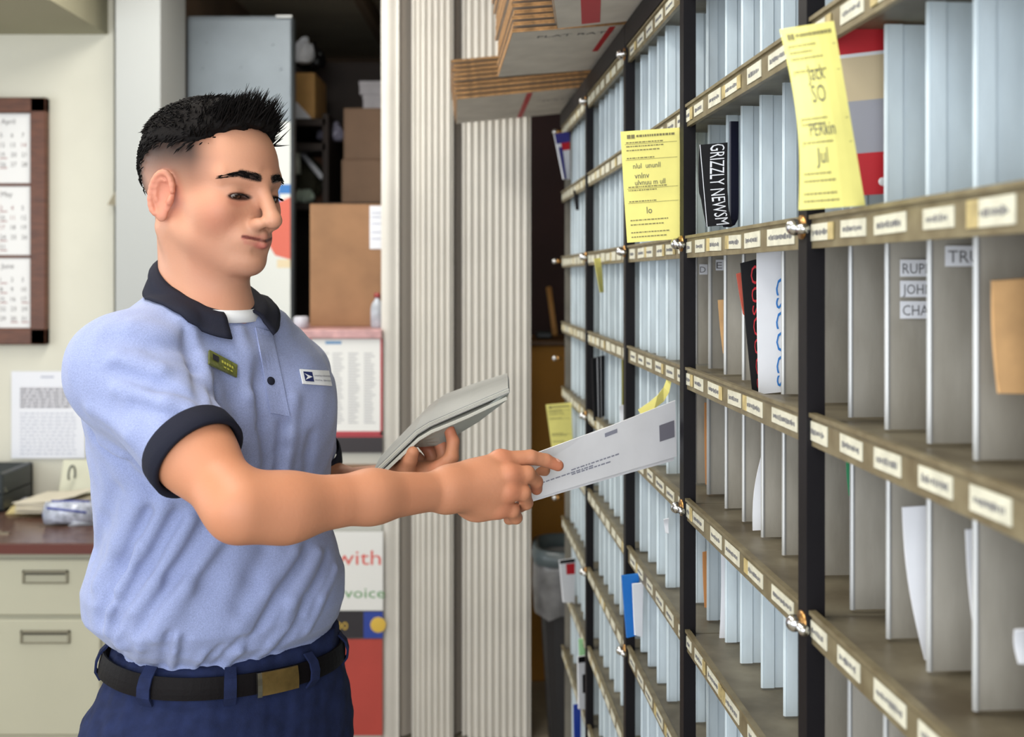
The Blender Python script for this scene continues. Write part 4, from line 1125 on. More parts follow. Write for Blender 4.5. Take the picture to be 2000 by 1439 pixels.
mb = MB(); pxbox(mb, XL0+10, 80, 205, 660, 4.086, 4.097); mb.build('backing_board', M_woodin, fr)
for k, (y0, y1) in enumerate(((222, 358), (364, 498), (504, 640))):
    mb = MB(); pxbox(mb, -90, 64, y0, y1, 4.080, 4.085)
    rc = np.random.RandomState(k)
    def cq(x0, x1, y0_, y1_, mi): a_ = P(x0, y0_, 4.0795); c_ = P(x1, y1_, 4.0795); mb.add([(a_[0], 4.0795, a_[2]), (c_[0], 4.0795, a_[2]), (c_[0], 4.0795, c_[2]), (a_[0], 4.0795, c_[2])], [(0, 1, 2, 3)], mi)
    mon = ['April', 'May', 'June'][k]
    o_ = P(2, y0+20, 4.0794); mb.text(mon, lambda a_, b_: np.array([o_[0]+a_, 4.0794, o_[2]+b_]), .026, 1, cx=False)
    for r_ in range(5):
        for c_ in range(7):
            num = r_*7+c_+1-(k*2) 
            if 0 < num < 32:
                o2 = P(-84+21*c_, y0+46+r_*19, 4.0794)
                mb.text(str(num), lambda a_, b_: np.array([o2[0]+a_, 4.0794, o2[2]+b_]), .022, 2 if c_ in (0,) or rc.rand() < .2 else 1, cx=False)
                if rc.rand() < .25: cq(-84+21*c_, -70+21*c_, y0+48+r_*19, y0+50+r_*19, 2)
    mb.build('calendar_sheet', [M_calp, M_cink, M_cred], fr)
    if k: 
        mb = MB(); pxbox(mb, -90, 66, y0-6, y0, 4.076, 4.086); mb.build('divider_bar', M_wood, fr)
# notice
M_nink = mat('notice_print', (176, 180, 196), rough=.7); M_nbox = mat('notice_shading', (206, 206, 214), rough=.7)
def sheetpx(name, x0, x1, y0, y1, Y, t, mats, label, cat, deco=None, parent=None):
    a_ = P(x0, y0, Y); c_ = P(x1, y1, Y); mb = MB(); mb.box(a_[0], c_[0], Y, Y+t, c_[2], a_[2])
    def f(u, v): return np.array([a_[0]+(c_[0]-a_[0])*u, Y-.0006, a_[2]+(c_[2]-a_[2])*v])
    if deco: deco(mb, f)
    o = mb.build(name, mats, parent, loc=tuple(P((x0+x1)/2, y1, Y)))
    if parent is None: tag(o, label, cat)
    return o
def dnot(mb, f):
    rc = np.random.RandomState(9)
    quadm(mb, f, .40, .58, .055, .075, 1)
    quadm(mb, f, .12, .82, .18, .42, 2)
    for i, v in enumerate(list(np.linspace(.48, .94, 12))+[.2, .24, .28, .32, .36, .40]):
        x = .12
        while x < .86: l = rc.uniform(.03, .1); quadm(mb, f, x, min(.88, x+l), v, v+.012, 1); x += l+.02
sheetpx('wall_notice', 22, 166, 725, 895, 4.088, .002, [mat('notice_paper', (226, 228, 236), rough=.7), M_nink, M_nbox], 'pale printed notice taped on the wall under the framed calendars', 'notice', dnot)

# desk: worktop and two-drawer pedestal
M_cab = mat('beige_cabinet_metal', (182, 180, 160), rough=.45, noise=.03, scale=3)
M_cabd = mat('cabinet_shadow_gap', (70, 68, 58), rough=.7)
M_top = mat('brown_laminate', (110, 84, 72), rough=.22, noise=.3, scale=30, rgb2=(80, 52, 44))
M_tope = mat('brown_laminate_edge', (92, 46, 40), rough=.35)
zt = .742
dk = MB(); dk.box(-2.55, -.98, 3.36, 3.895, zt-.028, zt, 0, bev=.004); dk.box(-2.55, -1.37, 3.89, 4.095, zt-.028, zt, 0); dk.box(-2.55, -.98, 3.352, 3.362, zt-.030, zt-.002, 1)
tag(dk.build('desk_worktop', [M_top, M_tope], loc=(-1.8, 3.72, zt-.03)), 'brown laminate desk top along the left wall', 'desk top')
cb = empty('drawer_cabinet', (-1.75, 3.75, 0), 'beige metal drawer cabinet under the brown desk top', 'cabinet')
mb = MB(); mb.box(-2.5, -1.215, 3.40, 3.88, .03, zt-.030, 0); mb.build('body', M_cab, cb)
fy = 3.385
def fpx(px): return (px-CX)/FPX*fy
def fz(py): return CAMZ-(py-HY)/FPX*fy
def drawer(x0, x1, y0, y1, hy0, hy1, hx0, hx1):
    mb = MB(); mb.box(x0, x1, fy, 3.40, y1, y0, 0, bev=.004); d = mb.build('drawer', M_cab, cb)
    h = MB(); a0, a1 = hx0, hx1; b0, b1 = hy1, hy0; t = .008
    h.box(a0, a1, fy-.006, fy+.002, b1-t, b1, 0, bev=.002); h.box(a0, a1, fy-.006, fy+.002, b0, b0+t*.6, 0, bev=.002)
    h.box(a0, a0+t, fy-.006, fy+.002, b0, b1, 0, bev=.002); h.box(a1-t, a1, fy-.006, fy+.002, b0, b1, 0, bev=.002)
    h.box(a0+t, a1-t, fy-.002, fy+.0, b0+t*.6, b1-t, 2); h.box(a0+t, a1-t, fy-.003, fy+.0, b1-t-.006, b1-t, 1)  # recess shade painted: darker cabinet tone, dark strip under the top bar
    o = h.build('handle', [mat('handle_metal', (150, 146, 130), rough=.35, metal=.6), M_cabd, mat('handle_recess_shade', (160, 158, 140), rough=.5)], d)
drawer(fpx(-170), fpx(188), fz(1092), fz(1202), fz(1113), fz(1139), fpx(44), fpx(134))
drawer(fpx(-170), fpx(196), fz(1210), fz(1436), fz(1230), fz(1256), fpx(40), fpx(138))
mb = MB(); mb.box(-2.48, -1.23, 3.42, 3.86, 0, .05, 0); mb.build('plinth', M_cabd, cb)
# clutter on the desk
org = empty('desk_organizer', (-1.80, 3.92, zt), 'dark desk organizer at the left edge of the desk', 'organizer')
M_org = mat('dark_plastic', (40, 46, 48), rough=.4)
mb = MB(); mb.box(-1.93, -1.70, 3.80, 4.04, zt, zt+.012, 0, bev=.003); mb.box(-1.93, -1.70, 4.02, 4.04, zt, zt+.13, 0, bev=.003); mb.box(-1.72, -1.70, 3.80, 4.04, zt, zt+.13, 0, bev=.004); mb.box(-1.93, -1.70, 3.80, 4.04, zt+.055, zt+.065, 0, bev=.003); mb.build('tray', M_org, org)
def paperstack(name, cx_, cy_, w, l, z0, n, rot, m, label, cat='papers', bend=0., t=.0012):
    mb = MB(); r_ = np.random.RandomState(int(abs(cx_*1000)))
    for k in range(n):
        a_ = rot+r_.uniform(-.12, .12); M_ = rotM((cx_+r_.uniform(-.006, .006), cy_+r_.uniform(-.006, .006), z0+k*t*1.6), a_)
        g = [[M_ @ Vector((w*(i/6-.5), l*(j/4-.5), bend*((i/6)**2)*(1 if k == n-1 else .4))) for j in range(5)] for i in range(7)]
        mb.sheet(g, t)
    return tag(mb.build(name, m, loc=(cx_, cy_, z0)), label, cat)
paperstack('paper_stack', -1.80, 3.90, .17, .2, zt+.068, 6, .1, mat('cream_paper', (220, 216, 190), rough=.7), 'cream papers in the top tray of the dark organizer')
paperstack('paper_stack', -1.80, 3.90, .17, .2, zt+.014, 10, -.1, mat('lilac_paper', (200, 200, 216), rough=.7), 'pale lilac papers in the bottom tray of the dark organizer')
paperstack('paper_stack', -1.60, 3.86, .19, .15, zt+.001, 5, .3, mat('manila_paper', (222, 206, 150), rough=.7), 'manila papers in the middle of the desk', bend=.004)
paperstack('paper_stack', -1.50, 3.80, .22, .2, zt+.016, 12, -.25, mat('ivory_paper', (224, 216, 196), rough=.7), 'thick ivory paper pile behind the plastic wrapped roll', bend=.03, t=.0018)
paperstack('paper_stack', -1.33, 3.70, .2, .16, zt+.001, 8, .4, M_paper, 'white papers on the desk close to the man')
# binder with ring
bn = empty('ring_binder', (-1.47, 3.98, zt), 'pale open ring binder standing at the back of the desk', 'binder')
mb = MB(); M_ = rotM((-1.46, 3.99, zt+.001), .08, 0, math.radians(62)); mb.box(-.13, .15, 0, .15, 0, .012, 0, M=M_, bev=.003); mb.build('cover', mat('binder_board', (206, 206, 186), rough=.6), bn)
mb = MB(); M2 = rotM((-1.46, 3.975, zt+.004), .08, 0, math.radians(40)); mb.box(-.13, .15, 0, .06, 0, .005, 0, M=M2); mb.build('edge', mat('binder_edge', (80, 50, 34), rough=.6), bn)
mb = MB(); mb.tube([np.array([-1.53, 3.955+.03*math.cos(a), zt+.10+.030*math.sin(a)]) for a in np.linspace(-.6, 3.6, 14)], .0035, 8); mb.build('ring', M_org, bn, smooth=True)
# plastic-wrapped roll
rl = MB(); rl.tube([(-1.475, 3.60, zt+.040), (-1.33, 3.62, zt+.040)], .036, 20, 0); rl.tube([(-1.477, 3.60, zt+.040), (-1.474, 3.60, zt+.040)], .022, 16, 1)
for a_ in (0.4, 1.4, 2.5): rl.tube([(-1.46, 3.60+.037*math.cos(a_), zt+.04+.037*math.sin(a_)), (-1.34, 3.62+.037*math.cos(a_+.5), zt+.04+.037*math.sin(a_+.5))], .004, 6, 1)
tag(rl.build('wrapped_roll', [mat('clear_wrap_over_white', (190, 196, 212), rough=.15, noise=.3, scale=40), mat('blue_wrap_print', (70, 80, 150), rough=.3)], loc=(-1.4, 3.6, zt+.003), smooth=True), 'blue and white wrapped roll on the desk beside the man', 'roll')
# stapler-like black tool
st = MB(); st.box(-1.86, -1.66, 3.60, 3.66, zt+.0, zt+.018, 0, bev=.006); st.box(-1.86, -1.67, 3.605, 3.655, zt+.026, zt+.05, 0, M=None, bev=.010); st.box(-1.86, -1.83, 3.61, 3.65, zt+.01, zt+.045, 0, bev=.004)
tag(st.build('stapler', M_org, loc=(-1.76, 3.63, zt)), 'black stapler at the left front of the desk', 'stapler')
km = MB()
for k in range(5): km.tube([(-1.78+.05*k+.012*math.cos(a), 3.45+.012*math.sin(a)+.01*k, zt+.004) for a in np.linspace(0, 6.0, 10)], .0022, 6); km.box(-1.775+.05*k, -1.74+.05*k, 3.44+.01*k, 3.455+.01*k, zt, zt+.004)
tag(km.build('keys', mat('dull_key_metal', (150, 140, 120), rough=.35, metal=.8), loc=(-1.68, 3.46, zt)), 'bunch of keys at the front edge of the desk', 'keys')

# ---------------- back room
M_steel = mat('blue_grey_steel', (128, 138, 146), rough=.42, metal=.25, noise=.12, scale=3, bump=.1)
sc_ = empty('steel_cabinet', P(466, 1500, 4.5), 'tall blue-grey steel cabinet behind the man\'s head', 'cabinet')
sc_.location.z = 0
xa, xb = (364-CX)/FPX*4.3, (571-CX)/FPX*4.3; ztop = CAMZ+(HY-30)/FPX*4.3
mb = MB(); mb.box(xa, xb, 4.31, 4.37, .0, ztop, 0, bev=.004); mb.build('body', M_steel, sc_)
mb = MB(); mb.box(xa+.003, xb-.003, 4.296, 4.312, .08, ztop-.012, 0, bev=.004); dr_ = mb.build('door', M_steel, sc_)
for (a_, b_) in ((402, 83), (532, 86), (395, 132), (548, 134), (470, 130)):
    c_ = P(a_, b_, 4.296); mb = MB(); mb.tube([c_, c_+[0, -.006, 0]], .005, 8); mb.build('rivet', M_steel, dr_)
mb = MB(); mb.box((540-CX)/FPX*4.3, xb, 4.29, 4.30, ztop-.010, ztop-.002); mb.build('top_trim', M_edge, sc_)
def dpost(mb, f):
    quadm(mb, f, .88, 1, .30, .345, 2)
    mb.add([f(1, .36), f(.80, .40), f(.74, .48), f(.76, .58), f(.84, .64), f(1, .66)], [(0, 1, 2, 3, 4, 5)], 1)
    mb.add([f(.72, .34), f(.86, .30), f(.9, .38), f(.78, .40)], [(0, 1, 2, 3)], 2)
    quadm(mb, f, .86, 1, .66, .70, 3); quadm(mb, f, .2, .5, .2, .8, 3)
sheetpx('poster', 382, 567, 238, 645, 4.288, .003, [mat('poster_white', (228, 232, 228), rough=.5), mat('poster_red', (222, 106, 84), rough=.5), M_bluep, mat('poster_cream', (232, 216, 180), rough=.5)],
        'white poster with red and blue shapes on the steel cabinet behind the face', 'poster', dpost)
# storage rack
M_dark = mat('dark_rack_wood', (46, 34, 28), rough=.7, noise=.2, scale=6)
rk = empty('storage_rack', (P(660, 1439, 5.1)[0], 5.1, 0), 'dark storage rack with cartons in the back room', 'rack')
rx0, rx1 = (566-CX)/FPX*5.35-.02, (770-CX)/FPX*4.75+.25
def rz_(py, Y): return CAMZ-(py-HY)/FPX*Y
CT = rz_(641, 3.80)
mb = MB(); mb.box(rx0, rx1, 5.42, 5.46, 0, 2.55); mb.build('back_panel', M_dark, rk)
mb = MB(); mb.box(rx1, rx1+.03, 4.80, 5.42, 0, 2.55); mb.build('side_panel', M_dark, rk)
SH1 = rz_(235, 4.9); SH2 = rz_(283, 4.9); SH3 = rz_(396, 4.85)
xm = (640-CX)/FPX*4.9
for z in (SH1-.0, SH2): 
    mb = MB(); mb.box(rx0, xm, 4.84, 5.42, z-.03, z); mb.build('rack_shelf', M_dark, rk)
for z in (SH3, .9, .3):
    mb = MB(); mb.box(rx0, rx1, 4.82, 5.42, z-.03, z); mb.build('rack_shelf', M_dark, rk)
mb = MB(); mb.box(xm-.012, xm+.012, 4.84, 5.42, SH3, SH1+.02); mb.build('rack_upright', M_dark, rk)
M_ctn = mat('carton_cardboard', (150, 112, 80), rough=.8, noise=.08, scale=10)
M_ctn2 = mat('brown_carton_cardboard', (142, 114, 92), rough=.8, noise=.08, scale=8)
M_seam = mat('carton_tape', (132, 98, 68), rough=.5)
def carton(x0, x1, y0, y1, Y, d, m, label, zb=None, grp=None):
    a_ = P(x0, y0, Y); c_ = P(x1, y1, Y); zb = c_[2] if zb is None else zb
    r_ = empty('carton', ((a_[0]+c_[0])/2, Y+d/2, zb), label, 'carton', grp)
    mb = MB(); mb.box(a_[0], c_[0], Y, Y+d, zb, a_[2]-.003, 0, bev=.003); mb.build('box_body', m, r_)
    mb = MB(); mx = Y+d/2; mb.box(a_[0]+.001, c_[0]-.001, Y+.001, mx-.002, a_[2]-.003, a_[2], 0); mb.box(a_[0]+.001, c_[0]-.001, mx+.002, Y+d-.001, a_[2]-.003, a_[2], 0); mb.build('box_flap', m, r_)
    mb = MB(); cx_ = (a_[0]+c_[0])/2; mb.box(cx_-.025, cx_+.025, Y-.0006, Y+.002, a_[2]-.07, a_[2]-.002, 0) if False else mb.box(a_[0]+.01, c_[0]-.01, mx-.025, mx+.025, a_[2]-.0005, a_[2]+.0008, 0); mb.build('tape', M_seam, r_)
    return r_, a_, c_
c1, a1, b1 = carton(605, 752, 398, 640, 3.92, .28, M_ctn, 'big brown carton standing on the counter beside the steel cabinet', CT)
sheetpx('shipping_label', 722, 748, 402, 486, 3.9175, .002, [M_paper, M_nink], None, None, lambda mb, f: [quadm(mb, f, .15, .85, v, v+.03, 1) for v in (.15, .25, .4, .6, .75)], c1)
c2, a2, b2 = carton(667, 768, 311, 396, 4.86, .35, M_ctn2, 'lower of the two brown cartons stacked on the rack', SH3)
c3, a3, b3 = carton(671, 768, 211, 309, 4.86, .35, M_ctn2, 'upper of the two brown cartons stacked on the rack', a2[2])
M_wbox = mat('white_carton_board', (180, 176, 180), rough=.6, noise=.06, scale=20)
def wbox(x0, x1, y0, y1, Y, label, zb):
    a_ = P(x0, y0, Y); c_ = P(x1, y1, Y); r_ = empty('small_box', ((a_[0]+c_[0])/2, Y+.1, zb), label, 'box')
    mb = MB(); mb.box(a_[0], c_[0], Y, Y+.22, zb, a_[2]-.018, 0, bev=.002); mb.build('box_body', M_wbox, r_)
    mb = MB(); mb.box(a_[0]-.002, c_[0]+.002, Y-.002, Y+.222, a_[2]-.02, a_[2], 0, bev=.002); mb.build('lid', M_wbox, r_)
    return a_[2]
z_ = wbox(709, 775, 185, 211, 4.90, 'lower small white box on top of the stacked brown cartons', a3[2]+.001)
wbox(702, 775, 158, 184, 4.90, 'upper small white box on top of the stacked brown cartons', z_+.0005)
# items on the left of the rack
ca, aa, bb_ = carton(573, 615, 142, 234, 4.88, .3, mat('tan_carton_cardboard', (196, 152, 92), rough=.8, noise=.1, scale=10), 'small tan carton high on the rack next to the steel cabinet', SH1)
fl2 = MB(); fl2.sheet([[P(574, 200, 4.872), P(580, 200, 4.872)], [P(574, 215, 4.868), P(594, 215, 4.868)], [P(574, 233, 4.866), P(610, 233, 4.866)]], .002)
tag(fl2.build('paper_sheet', M_paper, loc=tuple(P(590, 230, 4.868))), 'crumpled white paper against the small tan carton', 'paper')
def bag(name, c_, r_, m, label, cat, sc3=(1, .8, 1), seed=1, h=.006):
    F_ = Field(); F_.ell(c_, (r_*sc3[0], r_*sc3[1], r_*sc3[2]))
    F_.cone(np.array(c_)+[-.01, 0, r_*.6*sc3[2]], np.array(c_)+[.02, 0, r_*1.25*sc3[2]], r_*.3, r_*.1, .03)
    F_.fn(lambda p: .010*wav(p, 38, seed)+.004*wav(p, 90, seed+1), c_, 1, 0, 'a'); F_.fn(lambda p: (c_[2]-r_*.8*sc3[2])-p[:, 2], c_, 1, .004, 'i')
    v_, q_ = nets(F_, np.array(c_)-r_*1.7, np.array(c_)+r_*1.7, h)
    v_ = np.array(v_); l_ = np.array([c_[0], c_[1], c_[2]-r_*.8*sc3[2]])
    o = mesh_obj(name, v_-l_, q_, m); o.location = tuple(l_); return tag(o, label, cat)
tz = aa[2]
bag('plastic_bag', P(590, 118, 5.02)+[0, 0, .03], .058, M_paper, 'white plastic bag on the small tan carton', 'bag', (1, .8, .95), 3)
bag('black_bag', P(606, 118, 5.14)+[0, 0, .005], .080, mat('black_plastic', (14, 14, 18), rough=.3), 'black plastic bag behind the white bag on the small carton', 'bag', (.9, .6, .75), 6)
bag('plastic_bag', P(648, 263, 5.02), .062, mat('grey_plastic', (150, 148, 168), rough=.35), 'grey plastic bundle beside the stacked brown cartons', 'bag', (1, .8, .62), 9)
bag('plastic_bag', P(592, 388, 5.0)+[0, 0, .0], .05, mat('mint_white_plastic', (206, 224, 206), rough=.4), 'pale green and white bag left of the big brown carton', 'bag', (1, .8, .5), 12)
bag('cloth_bundle', P(603, 352, 5.06), .085, mat('dark_olive_cloth', (52, 50, 34), rough=.8), 'dark olive cloth bundle on the rack above the big carton', 'bundle', (.9, .8, 1.0), 15)
tb = MB(); tb.tube([P(590, 300, 4.98), P(630, 348, 4.94)], .012, 10); tag(tb.build('rolled_paper', M_paper, loc=tuple(P(630, 348, 4.94)), smooth=True), 'white rolled paper leaning on the dark cloth bundle', 'paper roll')
tb = MB(); tb.tube([P(577, 290, 4.93), P(579, 340, 4.93)], .020, 12); tb.tube([P(577, 284, 4.93), P(577, 290, 4.93)], .010, 12)
tag(tb.build('plastic_bottle', mat('milky_plastic', (200, 205, 190), rough=.3), loc=tuple(P(579, 340, 4.93)), smooth=True), 'slim milky bottle beside the steel cabinet', 'bottle')
ob = MB(); a_ = P(612, 285, 5.0); ob.box(a_[0]-.02, a_[0]+.05, 5.12, 5.2, SH3+.0, a_[2], 0, bev=.003)
tag(ob.build('wooden_board', mat('orange_brown_wood', (120, 72, 36), rough=.6, noise=.2, scale=12), loc=(a_[0]+.04, 5.16, SH3)), 'orange brown board standing behind the dark bundle', 'board')
# small bottle on the counter
bt = empty('spray_bottle', P(737, 640, 3.86), 'clear plastic bottle with a red cap in front of the big carton', 'bottle'); bt.location.z = CT
c_ = P(737, 640, 3.86); hgt = rz_(572, 3.86)-CT
mb = MB(); mb.tube([(c_[0], 3.86, CT+hgt*t) for t in (0, .02, .55, .70, .80, .86)], [.018, .023, .023, .018, .009, .009], 18); mb.build('bottle_body', mat('clear_plastic', (196, 204, 214), rough=.15, noise=.2, scale=20), bt, smooth=True)
mb = MB(); mb.tube([(c_[0], 3.86, CT+hgt*t) for t in (.86, 1.0)], .011, 14); mb.build('cap', mat('cap_red', (150, 60, 60), rough=.4), bt, smooth=True)
wb = MB(); wc = P(588, 630, 3.80); wb.tube([(wc[0], 3.80, CT+t) for t in (0, .004, .035, .04)], [.02, .026, .026, .02], 16)
tag(wb.build('tape_roll', mat('white_plastic', (190, 190, 200), rough=.4), loc=(wc[0], 3.80, CT), smooth=True), 'white tape roll at the counter corner beside the shirt shoulder', 'tape roll')
# counter with bulletins
ct = empty('counter_cabinet', (P(665, 0, 3.95)[0], 3.95, 0), 'grey-white counter cabinet covered with posters beside the gate', 'cabinet')
cx0, cx1 = (560-CX)/FPX*3.72, (746-CX)/FPX*3.70
mb = MB(); mb.box(cx0, cx1, 3.72, 4.25, 0, CT-.03, 0, bev=.003); mb.build('body', mat('counter_paint', (190, 190, 182), rough=.6), ct)
mb = MB(); mb.box(cx0-.02, cx1, 3.70, 4.26, CT-.03, CT, 0, bev=.004); mb.build('counter_top', mat('counter_laminate', (196, 150, 150), rough=.4, noise=.2, scale=20), ct)
mb = MB(); mb.box(cx0, cx1, 3.66, 3.72, rz_(926, 3.68), rz_(910, 3.68), 0, bev=.003); mb.build('ledge', mat('ledge_wood', (128, 96, 70), rough=.6), ct)
M_pos = mat('poster_paper', (226, 226, 224), rough=.6); M_pred = mat('poster_border_red', (176, 60, 70), rough=.6); M_pgry = mat('poster_grey_print', (190, 190, 192), rough=.7); M_pblu = mat('poster_blue_print', (110, 150, 190), rough=.6)
def dlist(mb, f):
    quadm(mb, f, 0, 1, 0, .035, 1); quadm(mb, f, .97, 1, 0, 1, 1); quadm(mb, f, 0, .03, 0, 1, 1); quadm(mb, f, 0, 1, .965, 1, 1); quadm(mb, f, .1, .3, .005, .06, 3)
    quadm(mb, f, .22, .44, .085, .115, 3)
    rc = np.random.RandomState(4)
    for c_ in range(4):
        for r_ in range(26):
            x = .10+.215*c_; quadm(mb, f, x, x+rc.uniform(.09, .17), .20+r_*.027, .213+r_*.027, 2)
sheetpx('list_poster', 604, 747, 649, 849, 3.712, .003, [M_pos, M_pred, M_pgry, M_pblu], 'white list poster with red border under the big brown carton', 'poster', dlist)
sheetpx('black_sign', 650, 747, 850, 884, 3.710, .006, [mat('sign_black', (34, 24, 28), rough=.4), M_pred], 'black strip sign below the white list poster', 'sign', lambda mb, f: quadm(mb, f, 0, 1, 0, .1, 1))
M_pgre = mat('poster_green_print', (90, 150, 90), rough=.6); M_yelp = mat('poster_yellow_print', (212, 176, 70), rough=.6)
def dvoice(mb, f):
    mb.text('with', lambda u, v: f(.50+u, .42-v*.95), .28, 1, cx=False)
    mb.text('y', lambda u, v: f(.46+u, .84-v*.95), .20, 2, cx=False)
    mb.text('voice', lambda u, v: f(.60+u, .84-v*.95), .20, 2, cx=False)
sheetpx('poster', 560, 748, 1038, 1192, 3.705, .003, [M_pos, mat('poster_coral_print', (214, 92, 84), rough=.6), M_pgre], 'white poster with red and green words behind the forearm', 'poster', dvoice)
def dband(mb, f):
    quadm(mb, f, .80, 1, 0, 1, 1); mb.text('1:00', lambda u, v: f(.44+u, .68-v*3.2), .13, 2, cx=False); c_ = f(.95, .5); mb.ball(c_, .026, 2, 14, 6, (1, .05, 1))
sheetpx('banner_sign', 560, 748, 1194, 1246, 3.705, .003, [mat('banner_black', (36, 32, 38), rough=.5), mat('banner_blue', (36, 62, 150), rough=.5), M_yelp], 'black and blue strip with yellow print above the red panel', 'sign', dband)
sheetpx('red_panel', 560, 747, 1248, 1436, 3.708, .004, [mat('red_board', (178, 66, 56), rough=.6, noise=.05, scale=6)], 'plain red board on the counter front beside the trousers', 'board')

# right gap: mustard cabinet, bin, stick
M_must = mat('mustard_paint', (176, 122, 40), rough=.7, noise=.08, scale=4)
mc = empty('mustard_cabinet', (P(1080, 0, 4.4)[0], 4.4, 0), 'mustard yellow cabinet seen between gate and mail case', 'cabinet')
mx0, mx1 = (1000-CX)/FPX*4.3, .34
ztm = rz_(664, 4.3)
mb = MB(); mb.box(mx0, mx1, 4.30, 4.66, .0, ztm-.02, 0, bev=.004); mb.build('body', M_must, mc)
mb = MB(); mb.box(mx0-.005, mx1+.005, 4.285, 4.67, ztm-.022, ztm, 0, bev=.004); mb.build('top', mat('dark_mustard_top', (92, 62, 26), rough=.5), mc)
tb = MB(); tb.tube([P(1072, 562, 4.44), P(1084, 655, 4.34)], .011, 10); o_ = tb.build('wooden_stick', mat('tan_wood', (190, 140, 80), rough=.6), loc=tuple(P(1084, 655, 4.34)), smooth=True); tag(o_, 'short tan wooden stick leaning on the dark wall above the mustard cabinet', 'stick')
tb = MB(); c_ = P(1064, 660, 4.38); tb.box(c_[0]-.035, c_[0]+.03, 4.36, 4.42, ztm, ztm+.03, 0, bev=.008); tag(tb.build('small_block', M_org, loc=(c_[0], 4.38, ztm)), 'small dark block on the mustard cabinet', 'block')
bi = empty('trash_bin', (P(1075, 0, 3.72)[0]+.115, 3.74, 0), 'black trash bin with a grey liner beside the far end of the case', 'bin')
bc = np.array([P(1075, 0, 3.72)[0]+.115, 3.74]); zb = rz_(1112, 3.6)
def sq(r_, z, n=28, e=4):
    out = []
    for i in range(n):
        a_ = 2*PI*i/n; c_, s_ = math.cos(a_), math.sin(a_); k = (abs(c_)**e+abs(s_)**e)**(-1/e); out.append((bc[0]+r_*k*c_, bc[1]+r_*.85*k*s_, z))
    return out
def loft(mb, rings, mi=0, capb=True):
    n = len(rings[0]); vs = [p for r_ in rings for p in r_]
    fs = [(i*n+j, i*n+(j+1) % n, (i+1)*n+(j+1) % n, (i+1)*n+j) for i in range(len(rings)-1) for j in range(n)]
    if capb: fs.append(tuple(range(n))[::-1])
    mb.add(vs, fs, mi)
mb = MB(); loft(mb, [sq(.12, .0), sq(.155, zb-.02), sq(.165, zb-.02), sq(.165, zb), sq(.150, zb), sq(.115, .02)]); mb.build('bin_body', mat('bin_black', (24, 24, 28), rough=.45), bi, smooth=False)
mb = MB(); rl_ = np.random.RandomState(2)
def wob(r0, z): return [(x+rl_.uniform(-.004, .004), y+rl_.uniform(-.004, .004), z+rl_.uniform(-.012, .012)) for x, y, _ in sq(r0, z)]
loft(mb, [wob(.168, zb-.16), wob(.170, zb-.08), wob(.172, zb), sq(.168, zb+.012), sq(.150, zb+.008), sq(.142, zb-.1)], 0, False); mb.build('liner', mat('grey_liner', (96, 96, 98), rough=.3, noise=.35, scale=14), bi, smooth=True)
mb = MB(); loft(mb, [sq(.174, zb+.006), sq(.177, zb+.02), sq(.172, zb+.05), sq(.155, zb+.055), sq(.15, zb+.01)], 0, False); mb.build('rim', mat('rim_slate', (62, 72, 76), rough=.35), bi, smooth=True)

# ---------------- mail in the hands
M_env = mat('white_envelope_paper', (244, 245, 250), rough=.55, noise=.03, scale=14)
M_stamp = mat('envelope_grey_print', (128, 126, 138), rough=.7); M_eprt = mat('envelope_print', (150, 152, 168), rough=.7)
def denv(mb, f):
    quadm(mb, f, .88, .985, .34, .64, 1); rc = np.random.RandomState(6)
    for v, u0, u1 in ((.60, .30, .58), (.66, .12, .42), (.70, .30, .52)):
        x = u0
        while x < u1: l = rc.uniform(.01, .03); quadm(mb, f, x, x+l, v, v+.028, 2); x += l+.006
    quadm(mb, f, .52, .60, .10, .18, 2)
def env(tl_, tr, br, bl, dy, name, label, cat, deco=None, t=.0015, mats=None, group=None):
    g = pxgrid(tuple(tl_), tuple(tr), tuple(br), tuple(bl), 4, 10); g = g+np.array([0, dy, 0])
    for i in range(g.shape[0]):
        for j in range(g.shape[1]): g[i, j, 1] += .004*math.sin(PI*j/10)
    return leaf(name, g, t, mats or [M_env, M_stamp, M_eprt], label, cat, deco, group)
env((1010, 908, 1.502), (1320, 783, 1.700), (1323, 893, 1.700), (1018, 984, 1.502), 0.009, 'envelope', 'white window envelope held out by the near hand, front of the held pair', 'envelope', denv)
env((1040, 890, 1.512), (1318, 790, 1.700), (1318, 902, 1.700), (1010, 992, 1.502), .0135, 'envelope', 'white envelope behind the front one in the near hand', 'envelope', None)

M_mag = mat('grey_flat_mail', (150, 152, 150), rough=.35, noise=.15, scale=8); M_mag2 = mat('silver_bag_mail', (172, 178, 172), rough=.3, noise=.15, scale=10, rgb2=(140, 146, 138)); M_magp = mat('page_edges', (206, 206, 196), rough=.6)
def mslab(near, far, th, name, m, label, drop=0, n=10):  # near/far: polylines of (px,py,Y)
    A = [P(*q_) for q_ in near]; B = [P(*q_) for q_ in far]
    def at(L_, t):
        s_ = t*(len(L_)-1); i = min(int(s_), len(L_)-2); return L_[i]+(L_[i+1]-L_[i])*(s_-i)
    g = np.array([[at(A, i/n)*(1-j/6)+at(B, i/n)*(j/6)+np.array([0, 0, .006*math.sin(PI*j/6)-drop]) for j in range(7)] for i in range(n+1)])
    mb = MB(); mb.sheet(g, th)
    for k in range(1, 4):    # page lines on the near long edge
        e = [g[i, 0]+np.array([0, -.0004, th*(k/4-.5)]) for i in range(n+1)]; mb.tube(e, .0005, 4, 1)
    return tag(mb.build(name, [m, M_magp], loc=tuple(g.mean(axis=(0, 1)))), label, 'mail')
NE = [(733, 922, 1.525), (822, 836, 1.560), (905, 800, 1.585), (994, 762, 1.610)]
FE = [(765, 880, 1.66), (858, 779, 1.760), (930, 752, 1.775), (992, 733, 1.790)]
